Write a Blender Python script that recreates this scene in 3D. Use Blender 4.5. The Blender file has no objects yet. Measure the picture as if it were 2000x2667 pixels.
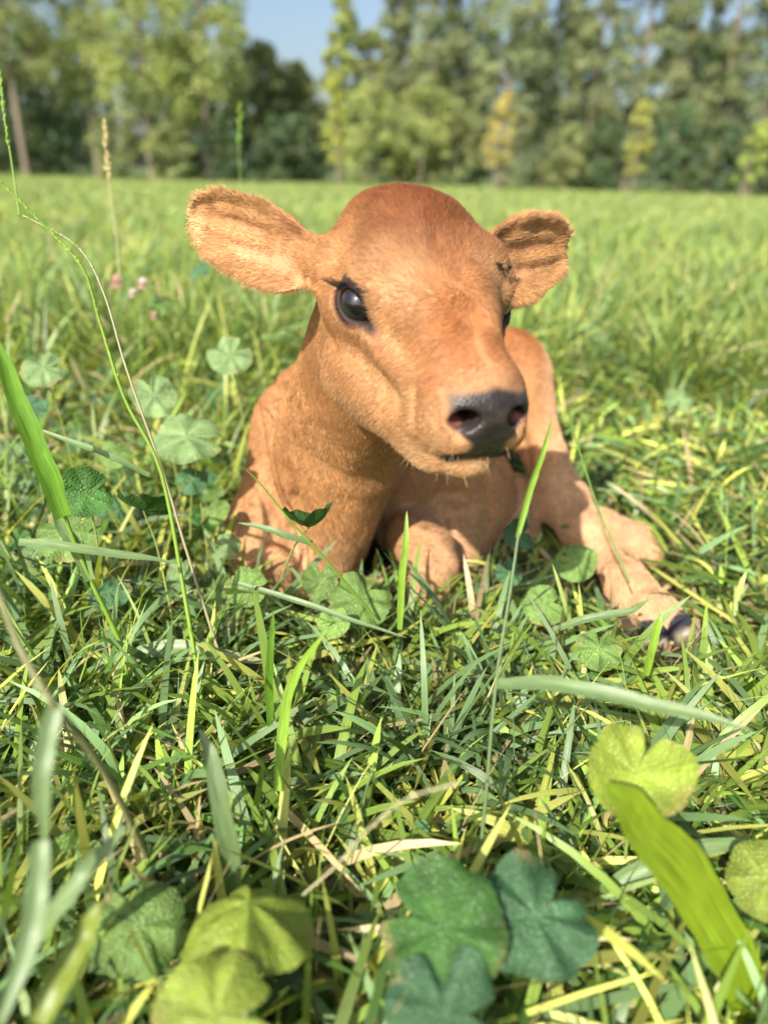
import bpy, math, random
import numpy as np
from mathutils import Matrix, Vector

# ------------------------------------------------------------------ camera
scene = bpy.context.scene
FPX, CXP, CYP = 1869.0, 1000.0, 1333.5          # photograph scale (2000 x 2667)
CAM_H = 0.60
PITCH, ROLL = math.radians(25.2), math.radians(1.5)
_r0 = np.array([1.0, 0, 0]); _f = np.array([0, math.cos(PITCH), -math.sin(PITCH)])
_u0 = np.array([0, math.sin(PITCH), math.cos(PITCH)])
_r = _r0*math.cos(ROLL) + _u0*math.sin(ROLL)
_u = -_r0*math.sin(ROLL) + _u0*math.cos(ROLL)
CAM = np.array([0, 0, CAM_H])
cam_d = bpy.data.cameras.new('camera'); cam_o = bpy.data.objects.new('camera', cam_d)
scene.collection.objects.link(cam_o)
M = Matrix.Identity(4)
for i in range(3):
    M[i][0] = _r[i]; M[i][1] = _u[i]; M[i][2] = -_f[i]; M[i][3] = CAM[i]
cam_o.matrix_world = M
cam_d.sensor_fit = 'VERTICAL'; cam_d.sensor_height = 36.0
cam_d.lens = 36.0*FPX/2667.0
cam_d.clip_start = 0.02; cam_d.clip_end = 2000
cam_d.dof.use_dof = True
cam_d.dof.focus_distance = 0.76
cam_d.dof.aperture_fstop = 2.25
scene.camera = cam_o

# ------------------------------------------------------------------ sky, sun, exposure
SUN = np.array([0.36, 0.68, -0.64]); SUN = SUN/np.linalg.norm(SUN)   # direction the light travels
world = bpy.data.worlds.new('World'); scene.world = world; world.use_nodes = True
nt = world.node_tree; nt.nodes.clear()
sky = nt.nodes.new('ShaderNodeTexSky'); sky.sky_type = 'NISHITA'; sky.sun_disc = False
sky.sun_elevation = math.asin(-SUN[2]); sky.sun_rotation = math.atan2(-SUN[0], -SUN[1])
sky.air_density = 1.0; sky.dust_density = 3.5; sky.ozone_density = 1.0
bg = nt.nodes.new('ShaderNodeBackground'); bg.inputs[1].default_value = 0.105
wo = nt.nodes.new('ShaderNodeOutputWorld')
nt.links.new(sky.outputs[0], bg.inputs[0]); nt.links.new(bg.outputs[0], wo.inputs[0])
sd = bpy.data.lights.new('sun', 'SUN'); sd.energy = 5.0; sd.angle = math.radians(0.6); sd.color = (1.0, 0.93, 0.82)
so = bpy.data.objects.new('sun', sd); scene.collection.objects.link(so)
so.rotation_euler = Vector(SUN).to_track_quat('-Z', 'Y').to_euler(); so.location = (-3, -2, 5)
scene.view_settings.view_transform = 'Standard'; scene.view_settings.look = 'None'
scene.view_settings.exposure = 0.82; scene.view_settings.gamma = 1.0
scene.render.engine = 'CYCLES'
scene.cycles.use_denoising = True
scene.cycles.max_bounces = 8; scene.cycles.transparent_max_bounces = 8
scene.cycles.sample_clamp_indirect = 6.0

# ------------------------------------------------------------------ helpers
rng = np.random.default_rng(7)
COL = scene.collection

def ray(px, py):
    return _f + _r*((px-CXP)/FPX) + _u*((CYP-py)/FPX)
def P(px, py, y):                       # point on the view ray at world depth y
    d = ray(px, py); return CAM + d*(y/d[1])
def PZ(px, py, z):                      # point on the view ray at height z
    d = ray(px, py); return CAM + d*((z-CAM_H)/d[2])
def nrm(v):
    v = np.asarray(v, float); return v/(np.linalg.norm(v, axis=-1, keepdims=True)+1e-12)

def mesh_obj(name, verts, faces, mat=None, parent=None, smooth=True, col=None, uv=None):
    """verts (N,3), faces (M,k) int array of one face size"""
    verts = np.asarray(verts, np.float32); faces = np.asarray(faces, np.int32)
    me = bpy.data.meshes.new(name)
    me.vertices.add(len(verts)); me.vertices.foreach_set('co', verts.ravel())
    k = faces.shape[1]; m = len(faces)
    me.loops.add(m*k); me.loops.foreach_set('vertex_index', faces.ravel())
    me.polygons.add(m)
    me.polygons.foreach_set('loop_start', np.arange(0, m*k, k, dtype=np.int32))
    me.polygons.foreach_set('use_smooth', np.full(m, smooth))
    if col is not None:
        a = me.color_attributes.new('Col', 'FLOAT_COLOR', 'POINT')
        c = np.ones((len(verts), 4), np.float32); c[:, :3] = col
        a.data.foreach_set('color', c.ravel())
    if uv is not None:
        ul = me.uv_layers.new(name='UVMap')
        ul.data.foreach_set('uv', np.asarray(uv, np.float32)[faces.ravel()].ravel())
    me.update(calc_edges=True); me.validate()
    o = bpy.data.objects.new(name, me); COL.objects.link(o)
    if mat: me.materials.append(mat)
    if parent: o.parent = parent
    return o

def empty(name, loc, label, cat, group=None):
    o = bpy.data.objects.new(name, None); COL.objects.link(o); o.location = [float(v) for v in loc]
    o.empty_display_size = 0.05
    o['label'] = label; o['category'] = cat
    if group: o['group'] = group
    return o

def keep(o, parent):                    # parent, vertices stay where they were given in world space
    o.parent = parent
    o.matrix_parent_inverse = Matrix.Translation(-Vector(parent.location))
    return o

def new_mat(name):
    m = bpy.data.materials.new(name); m.use_nodes = True
    n = m.node_tree.nodes; n.clear(); return m, n, m.node_tree.links

def value_noise(p, freq, seed=0):
    """smooth 3-D value noise, numpy, range -1..1"""
    q = p*freq; i = np.floor(q).astype(np.int64); f = q-i; f = f*f*(3-2*f)
    def h(a, b, c):
        n = (a*73856093) ^ (b*19349663) ^ (c*83492791) ^ (seed*2654435761)
        n = (n ^ (n >> 13))*1274126177
        n = n ^ (n >> 16)
        return (n & 0xffff)/32767.5-1
    r = 0
    for dx in (0, 1):
        for dy in (0, 1):
            for dz in (0, 1):
                w = (f[:, 0] if dx else 1-f[:, 0])*(f[:, 1] if dy else 1-f[:, 1])*(f[:, 2] if dz else 1-f[:, 2])
                r = r+w*h(i[:, 0]+dx, i[:, 1]+dy, i[:, 2]+dz)
    return r

def sstep(a, b, x):
    t = np.clip((x-a)/(b-a), 0, 1); return t*t*(3-2*t)
def mixc(a, b, t):
    return a*(1-t[:, None])+np.asarray(b)*t[:, None]

# ================================================================== CALF
# head pose, fitted to eye, nostril, poll, mouth and ear-base pixels (camera axes: right, down, forward)
def _rot(r):
    r = np.array(r); th = np.linalg.norm(r); k = r/th
    K = np.array([[0, -k[2], k[1]], [k[2], 0, -k[0]], [-k[1], k[0], 0]])
    return np.eye(3)+math.sin(th)*K+(1-math.cos(th))*K@K
_C = np.stack([_r, -_u, _f], 1)                       # camera axes -> world
HR = _C @ _rot((0.60428, -0.35186, 0.00285)) @ np.array([[1, 0, 0], [0, 0, -1], [0, -1, 0]], float)
HT = CAM + _C @ np.array([0.03903, -0.19933, 0.67546])
def to_head(p): return (p-HT) @ HR                    # world -> (X side, F forward, U up)
def from_head(q): return np.asarray(q, float) @ HR.T + HT

def smin(a, b, k):
    h = np.maximum(k-np.abs(a-b), 0)/k
    return np.minimum(a, b)-h*h*k*0.25
def smax(a, b, k): return -smin(-a, -b, k)
def d_ell(p, c, r, R=None):
    q = p-np.asarray(c)
    if R is not None: q = q@R
    r = np.asarray(r, float)
    k0 = np.sqrt(np.sum((q/r)**2, 1)); k1 = np.sqrt(np.sum((q/(r*r))**2, 1))+1e-9
    return k0*(k0-1)/k1
def d_cone(p, a, b, ra, rb):
    a = np.asarray(a, float); b = np.asarray(b, float)
    ab = b-a; t = np.clip((p-a)@ab/(ab@ab), 0, 1)
    return np.linalg.norm(p-a-t[:, None]*ab, axis=1)-(ra+(rb-ra)*t)
def d_sph(p, c, r): return np.linalg.norm(p-np.asarray(c), axis=1)-r
def frame(d, up):
    d = nrm(d); a = nrm(np.cross(up, d)); b = np.cross(d, a); return d, a, b

# --- eye frames (head local); s=-1 the eye on the side that turns to the lens
EYE_R = 0.0190
def eye_frame(s):
    c = np.array([s*0.0655, 0.0060, 0.000])
    d = nrm([s*0.66, 0.74, 0.08])
    a = nrm(np.array([-s*0.62, 0.62, -0.50])); a = nrm(a-d*(a@d))     # towards the tear duct
    b = np.cross(d, a)*(1 if s < 0 else -1)
    if b[2] < 0: b = -b
    return c, d, a, b
def almond(a, b):                      # 2-D signed distance-like of the lid opening
    aa = a-0.001
    hw = np.where(aa > 0, 0.0205, 0.0178)
    hh = np.where(b > 0, 0.0122, 0.0124)*(1-0.55*np.clip(aa/0.0185, 0, 1)**1.3)
    return (np.sqrt((aa/hw)**2+(b/hh)**2)-1)*0.0125

# --- ears: base on the skull, tips from their pixels at their own depth
EAR_TIP = {-1: to_head(CAM+ray(456, 562)*0.722), 1: to_head(CAM+ray(1508, 655)*0.825)}
EAR_BASE = {-1: np.array([-0.084, -0.084, 0.012]), 1: np.array([0.084, -0.080, 0.010])}
EARL = {s: np.linalg.norm(EAR_TIP[s]-EAR_BASE[s])-0.004 for s in (-1, 1)}
def ear_frame(s):
    base = EAR_BASE[s]; u = nrm(EAR_TIP[s]-base)
    n = nrm(to_head(CAM)-base)+np.array([s*0.10, 0.0, -0.06]); n = nrm(n-u*(n@u))
    v = np.cross(n, u)
    if v[2] < 0: v = -v
    return base, u, v, n
def ear_uvw(p, s):
    b, u, v, n = ear_frame(s); q = p-b
    return q@u, q@v, q@n
ET = np.array([-.2, .0, .07, .2, .35, .55, .75, .88, .96, 1.0])
EUP = np.array([.013, .019, .023, .033, .041, .042, .038, .029, .017, .0])
ELO = np.array([.018, .026, .033, .041, .044, .042, .033, .024, .014, .0])
def ear_half(u, s):
    t = u/EARL[s]
    k = 1.0 if s < 0 else 1.12
    return np.interp(t, ET, EUP)*k+1e-4, np.interp(t, ET, ELO)*k+1e-4
def ear_w0(u, v, s):
    up, lo = ear_half(u, s)
    x = np.where(v > 0, v/np.maximum(up, .02), v/np.maximum(lo, .02)); x = np.clip(x, -1.2, 1.2)
    t = np.clip(u/EARL[s], 0, 1)
    cup = (0.030-0.014*t)*(1.0 if s < 0 else 0.72)
    w = cup*(np.abs(x)**2.0)-cup*0.6
    w += 0.005*sstep(0.62, 1.0, x)*sstep(.3, .6, t)                                      # top edge rolls forward
    w += 0.0035*np.exp(-((x+0.05)/0.13)**2)*sstep(.25, .5, t)*(1-sstep(.8, 1., t))       # inner ridges
    w += 0.0028*np.exp(-((x-0.48)/0.12)**2)*sstep(.15, .4, t)*(1-sstep(.65, .85, t))
    w += -0.010*t*t
    return w
def d_ear(p, s):
    u, v, w = ear_uvw(p, s)
    up, lo = ear_half(u, s)
    w0 = ear_w0(u, v, s)
    th = 0.0044-0.0008*np.clip(u/EARL[s], 0, 1)
    sheet = np.abs(w-w0)*0.72-th
    edge = np.maximum(v-up, -v-lo)*0.8
    edge = np.maximum(edge, np.maximum(-u-0.02, u-EARL[s]))
    d = smax(sheet, edge, 0.008)
    root = d_cone(p, ear_frame(s)[0]-ear_frame(s)[1]*0.02, ear_frame(s)[0]+ear_frame(s)[1]*0.020-ear_frame(s)[3]*0.022, 0.030, 0.016)
    return smin(d, root, 0.016)

def head_sdf(q):
    X, F, U = q[:, 0], q[:, 1], q[:, 2]
    m = q.copy(); m[:, 0] = np.abs(X)               # mirrored
    d = d_ell(q, (0, -0.058, 0.006), (0.0755, 0.082, 0.068))
    d = smin(d, d_ell(q, (-0.002, -0.086, 0.040), (0.040, 0.046, 0.0385)), 0.03)                # poll
    d = smin(d, d_ell(q, (0, 0.004, 0.002), (0.066, 0.062, 0.054)), 0.03)                 # forehead
    d = smin(d, d_ell(m, (0.0445, 0.002, 0.029), (0.030, 0.033, 0.030)), 0.012)           # brows
    d = smin(d, d_ell(m, (0.055, 0.000, 0.000), (0.027, 0.028, 0.026)), 0.02)             # orbits
    d = smin(d, d_cone(q, (0, 0.020, -0.006), (0, 0.122, -0.034), 0.050, 0.0335), 0.030)  # bridge
    d = smin(d, d_ell(m, (0.039, -0.010, -0.060), (0.039, 0.064, 0.060)), 0.028)           # cheeks
    d = smin(d, d_ell(m, (0.064, -0.036, -0.014), (0.026, 0.040, 0.026)), 0.02)
    d = smin(d, d_cone(m, (0.045, -0.040, -0.086), (0.018, 0.104, -0.0930), 0.0375, 0.0250), 0.020)
    d = smin(d, d_cone(q, (0, 0.03, -0.050), (0, 0.115, -0.058), 0.046, 0.036), 0.02)
    # muzzle
    d = smin(d, d_ell(q, (0, 0.124, -0.046), (0.0465, 0.040, 0.036)), 0.018)
    d = smin(d, d_cone(m, (0.0225, 0.137, -0.0640), (0.0330, 0.080, -0.0720), 0.0225, 0.0240), 0.010)           # lips
    d = smin(d, d_ell(q, (0, 0.147, -0.047), (0.031, 0.020, 0.026)), 0.012)               # nose pad
    d = smin(d, d_ell(m, (0.0235, 0.145, -0.039), (0.0150, 0.017, 0.0165)), 0.008)         # nostril wings
    # chin
    ch = d_ell(q, (0, 0.113, -0.0955), (0.0275, 0.040, 0.0185))
    d = smin(d, ch, 0.016)
    # dish between brows
    d = smax(d, -d_ell(q, (0, 0.044, 0.089), (0.019, 0.056, 0.046)), 0.022)
    # hollow below the eye and crease towards the muzzle
    d = smin(d, d_cone(m, (0.059, 0.016, -0.026), (0.040, 0.092, -0.046), 0.0100, 0.008), 0.026)      # facial crest
    d = smax(d, -d_cone(m, (0.082, 0.030, -0.046), (0.066, 0.085, -0.060), 0.012, 0.010), 0.026)
    d = smin(d, d_ell(m, (0.026, -0.052, 0.029), (0.037, 0.055, 0.039)), 0.03)                        # temple
    d = smax(d, -d_cone(m, (0.0535, 0.112, -0.040), (0.0535, 0.118, -0.062), 0.004, 0.003), 0.012)
    # mouth line
    mo = np.minimum(d_cone(m, (0, 0.172, -0.0750), (0.021, 0.159, -0.0800), 0.0030, 0.003),
                    d_cone(m, (0.021, 0.159, -0.0800), (0.0285, 0.146, -0.0925), 0.003, 0.0015))
    d = smax(d, -mo, 0.004)
    # philtrum and nostrils
    d = smax(d, -d_cone(q, (0, 0.171, -0.050), (0, 0.168, -0.070), 0.0012, 0.002), 0.006)
    a1 = nrm([0.80, -0.35, -0.28])
    Rn = np.stack([a1, nrm(np.cross([0, 0, 1], a1)), np.cross(a1, nrm(np.cross([0, 0, 1], a1)))], 1)
    d = smax(d, -d_ell(m, (0.0235, 0.161, -0.0430), (0.0125, 0.015, 0.0075), Rn), 0.004)
    d = smax(d, -d_cone(m, (0.0225, 0.160, -0.0425), (0.015, 0.120, -0.036), 0.0075, 0.006), 0.004)
    d = smax(d, -d_cone(m, (0.0305, 0.158, -0.047), (0.026, 0.160, -0.058), 0.0022, 0.0012), 0.006)  # alar slit
    # eyes
    for s in (-1, 1):
        c, dr, a, b = eye_frame(s)
        e = q-c
        near = np.abs(e).max(1) < 0.06
        if not near.any(): continue
        en = e[near]; da, db, dd = en@a, en@b, en@dr
        dn = d[near]
        al = almond(da, db)
        lid = np.linalg.norm(en, axis=1)-(EYE_R+0.0022)
        lid = np.maximum(lid, -dd)                                    # front half only
        dn = smin(dn, lid, 0.010)
        # hood above the lid, fold below it
        brow = np.linalg.norm(np.stack([da*0.62, db-0.0215, dd-0.0150], 1), axis=1)-0.0095
        dn = smin(dn, brow, 0.010)
        duct = d_cone(np.stack([da, db, dd], 1), (0.018, -0.001, 0.012), (0.031, -0.004, 0.006), 0.0034, 0.0010)
        dn = smax(dn, -duct, 0.005)
        ball = np.linalg.norm(en, axis=1)-(EYE_R-0.0005)
        hole = np.maximum(al, -dd)
        dn = smax(dn, -hole, 0.0035)
        d[near] = dn
    for s in (-1, 1):
        d = smin(d, d_ear(q, s), 0.012)
    return d

# --- body primitives in world space: ('e', centre, radii) / ('c', a, b, ra, rb), blend k
H = from_head
BODY = []
def be(c, r, k=0.03): BODY.append(('e', np.array(c), np.array(r, float), k))
def bc(a, b, ra, rb, k=0.03): BODY.append(('c', np.array(a), np.array(b), (ra, rb), k))
# trunk
bc(P(875, 1140, 1.22), P(1205, 1075, 1.56), 0.145, 0.145)
be(P(905, 1010, 1.20), (0.080, 0.16, 0.095))                    # withers
be(P(742, 1195, 1.14), (0.058, 0.110, 0.130), 0.012)            # near shoulder
be(P(706, 1330, 1.07), (0.052, 0.085, 0.095), 0.02)             # point of shoulder
be(P(985, 1230, 1.16), (0.085, 0.10, 0.12), 0.03)
be(P(1165, 1290, 1.22), (0.125, 0.14, 0.125), 0.05)             # belly
be(P(1140, 1440, 1.10), (0.075, 0.09, 0.060), 0.05)
# neck and brisket
bc(H((0, -0.075, -0.015)), P(880, 1120, 1.00), 0.074, 0.085, 0.03)
bc(P(880, 1120, 1.00), P(855, 1260, 1.08), 0.085, 0.100, 0.02)
bc(H((0, -0.050, -0.055)), P(905, 1190, 0.95), 0.046, 0.056, 0.03)
bc(P(905, 1210, 0.95), P(868, 1440, 0.98), 0.070, 0.046, 0.02)
be(P(835, 1400, 1.03), (0.080, 0.06, 0.085), 0.02)
be(P(800, 1500, 1.00), (0.060, 0.05, 0.040), 0.03)
# right foreleg of the animal, folded (left in the picture)
bc(P(688, 1370, 1.05), P(700, 1468, 0.985), 0.062, 0.050, 0.02)
bc(P(700, 1468, 0.985), P(738, 1570, 0.945), 0.046, 0.030, 0.015)
be(P(700, 1470, 0.965), (0.044, 0.040, 0.036), 0.012)
# left foreleg, knee forward
bc(P(1045, 1370, 1.10), P(1108, 1432, 0.995), 0.046, 0.041, 0.012)
bc(P(1108, 1432, 0.995), P(1124, 1475, 0.962), 0.041, 0.038, 0.012)
bc(P(1124, 1475, 0.962), P(1105, 1580, 0.935), 0.037, 0.029, 0.012)
# near hind leg, stretched out
be(P(1325, 1010, 1.40), (0.080, 0.13, 0.115), 0.04)             # thigh
bc(P(1335, 1000, 1.36), P(1420, 1190, 1.27), 0.064, 0.036, 0.03)
bc(P(1420, 1190, 1.27), P(1470, 1310, 1.215), 0.036, 0.043, 0.02)
bc(P(1470, 1310, 1.215), P(1518, 1384, 1.130), 0.044, 0.037, 0.02)
bc(P(1518, 1384, 1.130), P(1578, 1455, 1.050), 0.035, 0.022, 0.02)
bc(P(1578, 1455, 1.050), P(1625, 1512, 0.985), 0.0215, 0.031, 0.012)
bc(P(1628, 1515, 0.980), P(1652, 1545, 0.950), 0.034, 0.033, 0.012)
bc(P(1652, 1545, 0.950), P(1706, 1600, 0.895), 0.030, 0.027, 0.012)
bc(P(1698, 1590, 0.900), P(1702, 1638, 0.865), 0.025, 0.0205, 0.016)
bc(P(1704, 1590, 0.900), P(1752, 1624, 0.865), 0.025, 0.0205, 0.016)
# other hind leg, tucked behind it
bc(P(1430, 1330, 1.30), P(1560, 1375, 1.20), 0.040, 0.036, 0.02)
bc(P(1560, 1375, 1.20), P(1650, 1405, 1.13), 0.034, 0.030, 0.012)
bc(P(1650, 1405, 1.13), P(1690, 1440, 1.085), 0.028, 0.022, 0.012)
bc(P(1335, 1290, 1.28), P(1362, 1400, 1.17), 0.045, 0.032, 0.02)

def prim_bound(p):
    if p[0] == 'e': return p[1], p[2].max()
    return (p[1]+p[2])/2, np.linalg.norm(p[1]-p[2])/2+max(p[3])
BB = [prim_bound(p) for p in BODY]
def body_sdf(p, cull=True):
    c = p.mean(0); R = np.linalg.norm(p-c, axis=1).max()
    d = np.full(len(p), 0.5)
    for pr, (bcn, br) in zip(BODY, BB):
        if cull and np.linalg.norm(bcn-c)-br-R > 0.11: continue
        v = d_ell(p, pr[1], pr[2]) if pr[0] == 'e' else d_cone(p, pr[1], pr[2], *pr[3])
        d = smin(d, v, pr[4] if pr[0] == 'c' else pr[3])
    return d
def surf(px, py, push=0.0):             # first point of the body on a view ray
    d = ray(px, py); d = d/np.linalg.norm(d); t = 0.7
    for _ in range(60):
        v = body_sdf((CAM+d*t)[None], False)[0]
        if v < 0.0004: break
        t += v*.8
    return CAM+d*(t-push)
FOLDS = []
def fold(pts, r):
    q = [surf(*p) for p in pts]
    for a_, b_ in zip(q[:-1], q[1:]): FOLDS.append((a_, b_, r))
fold([(762, 1230), (772, 1310), (768, 1380), (790, 1450)], .009)
fold([(700, 1400), (760, 1420), (800, 1430)], .007)
fold([(1020, 1300), (990, 1380), (955, 1450), (930, 1500)], .008)
fold([(1105, 1330), (1150, 1290), (1200, 1285), (1230, 1310)], .006)
fold([(1120, 1370), (1170, 1330), (1215, 1330)], .004)
fold([(1360, 1150), (1385, 1240), (1392, 1290)], .007)
def calf_sdf(p):
    d = body_sdf(p)
    c = p.mean(0); R = np.linalg.norm(p-c, axis=1).max()
    if np.linalg.norm(c-HT)-R < 0.36:
        d = smin(d, head_sdf(to_head(p)), 0.022)
    for (fa, fb, fr) in FOLDS:
        if np.linalg.norm((fa+fb)/2-c)-R < 0.16: d = smax(d, -d_cone(p, fa, fb, fr, fr*.7), 0.020)
    # folds and soft unevenness of the skin
    n = np.abs(d) < 0.03
    if n.any():
        pn = p[n]
        d[n] += 0.0014*value_noise(pn, 28, 3)+0.0007*value_noise(pn*np.array([1, 1, .5]), 70, 5)
    return d

def extract(sdf, lo, hi, h, B=8):
    lo = np.array(lo); n = (np.ceil((np.array(hi)-lo)/h/B).astype(int))*B
    G = np.full(n+1, 1.0, np.float32)
    nb = n//B
    ix = np.stack(np.meshgrid(*[np.arange(k) for k in nb], indexing='ij'), -1).reshape(-1, 3)
    cen = lo+(ix+0.5)*B*h
    # coarse pass, slab by slab for culling
    S = 4
    key = (ix//S)@np.array([1000000, 1000, 1])
    order = np.argsort(key, kind='stable'); ks = key[order]
    cuts = np.flatnonzero(np.diff(ks))+1
    dc = np.empty(len(ix))
    for g in np.split(order, cuts): dc[g] = sdf(cen[g])
    half = B*h*0.87
    sub = np.stack(np.meshgrid(*[np.arange(B+1)]*3, indexing='ij'), -1).reshape(-1, 3)
    act = np.abs(dc) < half+0.012
    ins = np.flatnonzero((~act) & (dc < 0))
    for i in ins:
        a = ix[i]*B; G[a[0]:a[0]+B+1, a[1]:a[1]+B+1, a[2]:a[2]+B+1] = -1.0
    S2 = 2
    ai = np.flatnonzero(act)
    key = (ix[ai]//S2)@np.array([1000000, 1000, 1])
    o2 = np.argsort(key, kind='stable'); ai = ai[o2]
    for g in np.split(ai, np.flatnonzero(np.diff(key[o2]))+1):
        pts = (lo+(ix[g][:, None, :]*B+sub[None])*h).reshape(-1, 3)
        v = sdf(pts).reshape(len(g), B+1, B+1, B+1)
        for j, i in enumerate(g):
            a = ix[i]*B; G[a[0]:a[0]+B+1, a[1]:a[1]+B+1, a[2]:a[2]+B+1] = v[j]
    ng = G < 0
    cnt = np.zeros(n, np.int8)
    for dx in (0, 1):
        for dy in (0, 1):
            for dz in (0, 1):
                cnt += ng[dx:n[0]+dx, dy:n[1]+dy, dz:n[2]+dz]
    cell = (cnt > 0) & (cnt < 8)
    ci = np.argwhere(cell)
    idx = np.full(n, -1, np.int32); idx[cell] = np.arange(len(ci))
    acc = np.zeros((len(ci), 3)); num = np.zeros(len(ci))
    cor = [(0, 0, 0), (1, 0, 0), (0, 1, 0), (1, 1, 0), (0, 0, 1), (1, 0, 1), (0, 1, 1), (1, 1, 1)]
    vals = [G[ci[:, 0]+c[0], ci[:, 1]+c[1], ci[:, 2]+c[2]] for c in cor]
    for a in range(8):
        for b in range(a+1, 8):
            df = np.array(cor[b])-np.array(cor[a])
            if np.abs(df).sum() != 1: continue
            m = (vals[a] < 0) != (vals[b] < 0)
            t = vals[a]/(vals[a]-vals[b]+1e-20)
            acc[m] += np.array(cor[a])+df*t[m][:, None]; num[m] += 1
    V = lo+(ci+acc/num[:, None])*h
    faces = []
    for ax in range(3):
        b, c = (ax+1) % 3, (ax+2) % 3
        sl = [slice(1, n[k]) for k in range(3)]; sl[ax] = slice(0, n[ax])
        sl2 = list(sl); sl2[ax] = slice(1, n[ax]+1)
        A, Bv = ng[tuple(sl)], ng[tuple(sl2)]
        e = np.argwhere(A != Bv)
        fl = A[tuple(e.T)]
        off = np.array([1, 1, 1]); off[ax] = 0
        e = e+off
        eb = np.zeros(3, int); eb[b] = 1; ec = np.zeros(3, int); ec[c] = 1
        q = np.stack([idx[tuple((e-eb-ec).T)], idx[tuple((e-ec).T)], idx[tuple(e.T)], idx[tuple((e-eb).T)]], 1)
        q[~fl] = q[~fl][:, ::-1]
        faces.append(q)
    Fc = np.concatenate(faces); Fc = Fc[(Fc >= 0).all(1)]
    return V, Fc

import time; _t = time.time()
CV, CF = extract(calf_sdf, (-0.40, 0.46, -0.035), (0.56, 1.76, 0.68), 0.0025)
print('calf verts', len(CV), time.time()-_t)
# light relaxation, drop small loose bits
def relax(V, F, it=1, lam=0.35):
    for _ in range(it):
        s = np.zeros_like(V); c = np.zeros(len(V))
        for a, b in ((0, 1), (1, 2), (2, 3), (3, 0)):
            for i, j in ((a, b), (b, a)):
                for k in range(3): s[:, k] += np.bincount(F[:, i], V[F[:, j], k], len(V))
                c += np.bincount(F[:, i], None, len(V))
        V = V+lam*(s/np.maximum(c, 1)[:, None]-V)
    return V
CV = relax(CV, CF, 1, 0.3)
def vnormals(V, F):
    n = np.cross(V[F[:, 2]]-V[F[:, 0]], V[F[:, 3]]-V[F[:, 1]]); N = np.zeros_like(V)
    for k in range(4):
        for c in range(3): N[:, c] += np.bincount(F[:, k], n[:, c], len(V))
    return nrm(N)
CN = vnormals(CV, CF)

# --- coat colours (linear), skin zones
def zones(p):
    q = to_head(p); X, F, U = np.abs(q[:, 0]), q[:, 1], q[:, 2]
    dh = np.linalg.norm(q, axis=1)
    z = {}
    z['q'] = q
    # bare nose leather: front of muzzle between and around the nostrils
    w = 0.0350-0.0190*sstep(-0.046, -0.064, U)
    nose = sstep(0.004, -0.003, np.sqrt((X/w)**2)*w-w)*sstep(0.138, 0.146, F+0.10*np.clip(U+0.05, 0, 1)+0.12*X)
    nose *= sstep(-0.013, -0.020, U+0.24*X)*sstep(-0.0775, -0.0735, U)
    z['nose'] = np.where(dh < 0.3, nose, 0)
    upz = np.zeros(len(p))
    eye = np.full(len(p), 1.0); hood = np.zeros(len(p)); duct = np.full(len(p), 1.)
    for s in (-1, 1):
        c, d, a, b = eye_frame(s); e = q-c
        da, db, dd = e@a, e@b, e@d
        al = almond(da, db); al = np.where((np.linalg.norm(e, axis=1) < 0.045) & (dd > 0), al, 1.0)
        eye = np.minimum(eye, al-0.0035*sstep(.0, .012, db)*0)
        hood = np.maximum(hood, np.where(al < 0.5, sstep(0.006, 0.016, db)*sstep(.012, .004, al), 0))
        upz = np.where(al < .03, sstep(0.002, 0.010, db), upz)
        dc = d_cone(np.stack([da, db, dd], 1), (0.014, 0.0, 0.012), (0.040, -0.007, 0.004), 0.0050, 0.0026)
        duct = np.minimum(duct, dc)
    z['eye'] = eye; z['duct'] = duct; z['hood'] = hood; z['up'] = upz
    inner = np.zeros(len(p)); ear = np.zeros(len(p)); pink = np.zeros(len(p))
    for s in (-1, 1):
        u, v, wv = ear_uvw(q, s)
        up, lo = ear_half(u, s); w0 = ear_w0(u, v, s)
        on = (u > 0.0) & (u < EARL[s]+.02) & (np.abs(v) < 0.07) & (np.abs(wv-w0) < 0.02)
        t = u/EARL[s]
        ear = np.maximum(ear, np.where(on, sstep(0.02, 0.50, t), 0))
        front = np.where(on & (wv > w0), 1.0, 0.0)
        inner = np.maximum(inner, front*sstep(0.12, 0.55, t))
        x = np.where(v > 0, v/up, v/lo)
        pk = np.exp(-((x+0.30)/0.20)**2)*sstep(.02, .2, t)*sstep(.75, .45, t)+0.8*np.exp(-((x-0.25)/0.12)**2)*sstep(.3, .5, t)*sstep(.85, .65, t)
        pink = np.maximum(pink, front*pk)
    z['ear'] = ear; z['inner'] = inner; z['pink'] = np.clip(pink, 0, 1)
    z['dh'] = dh
    return z

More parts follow.
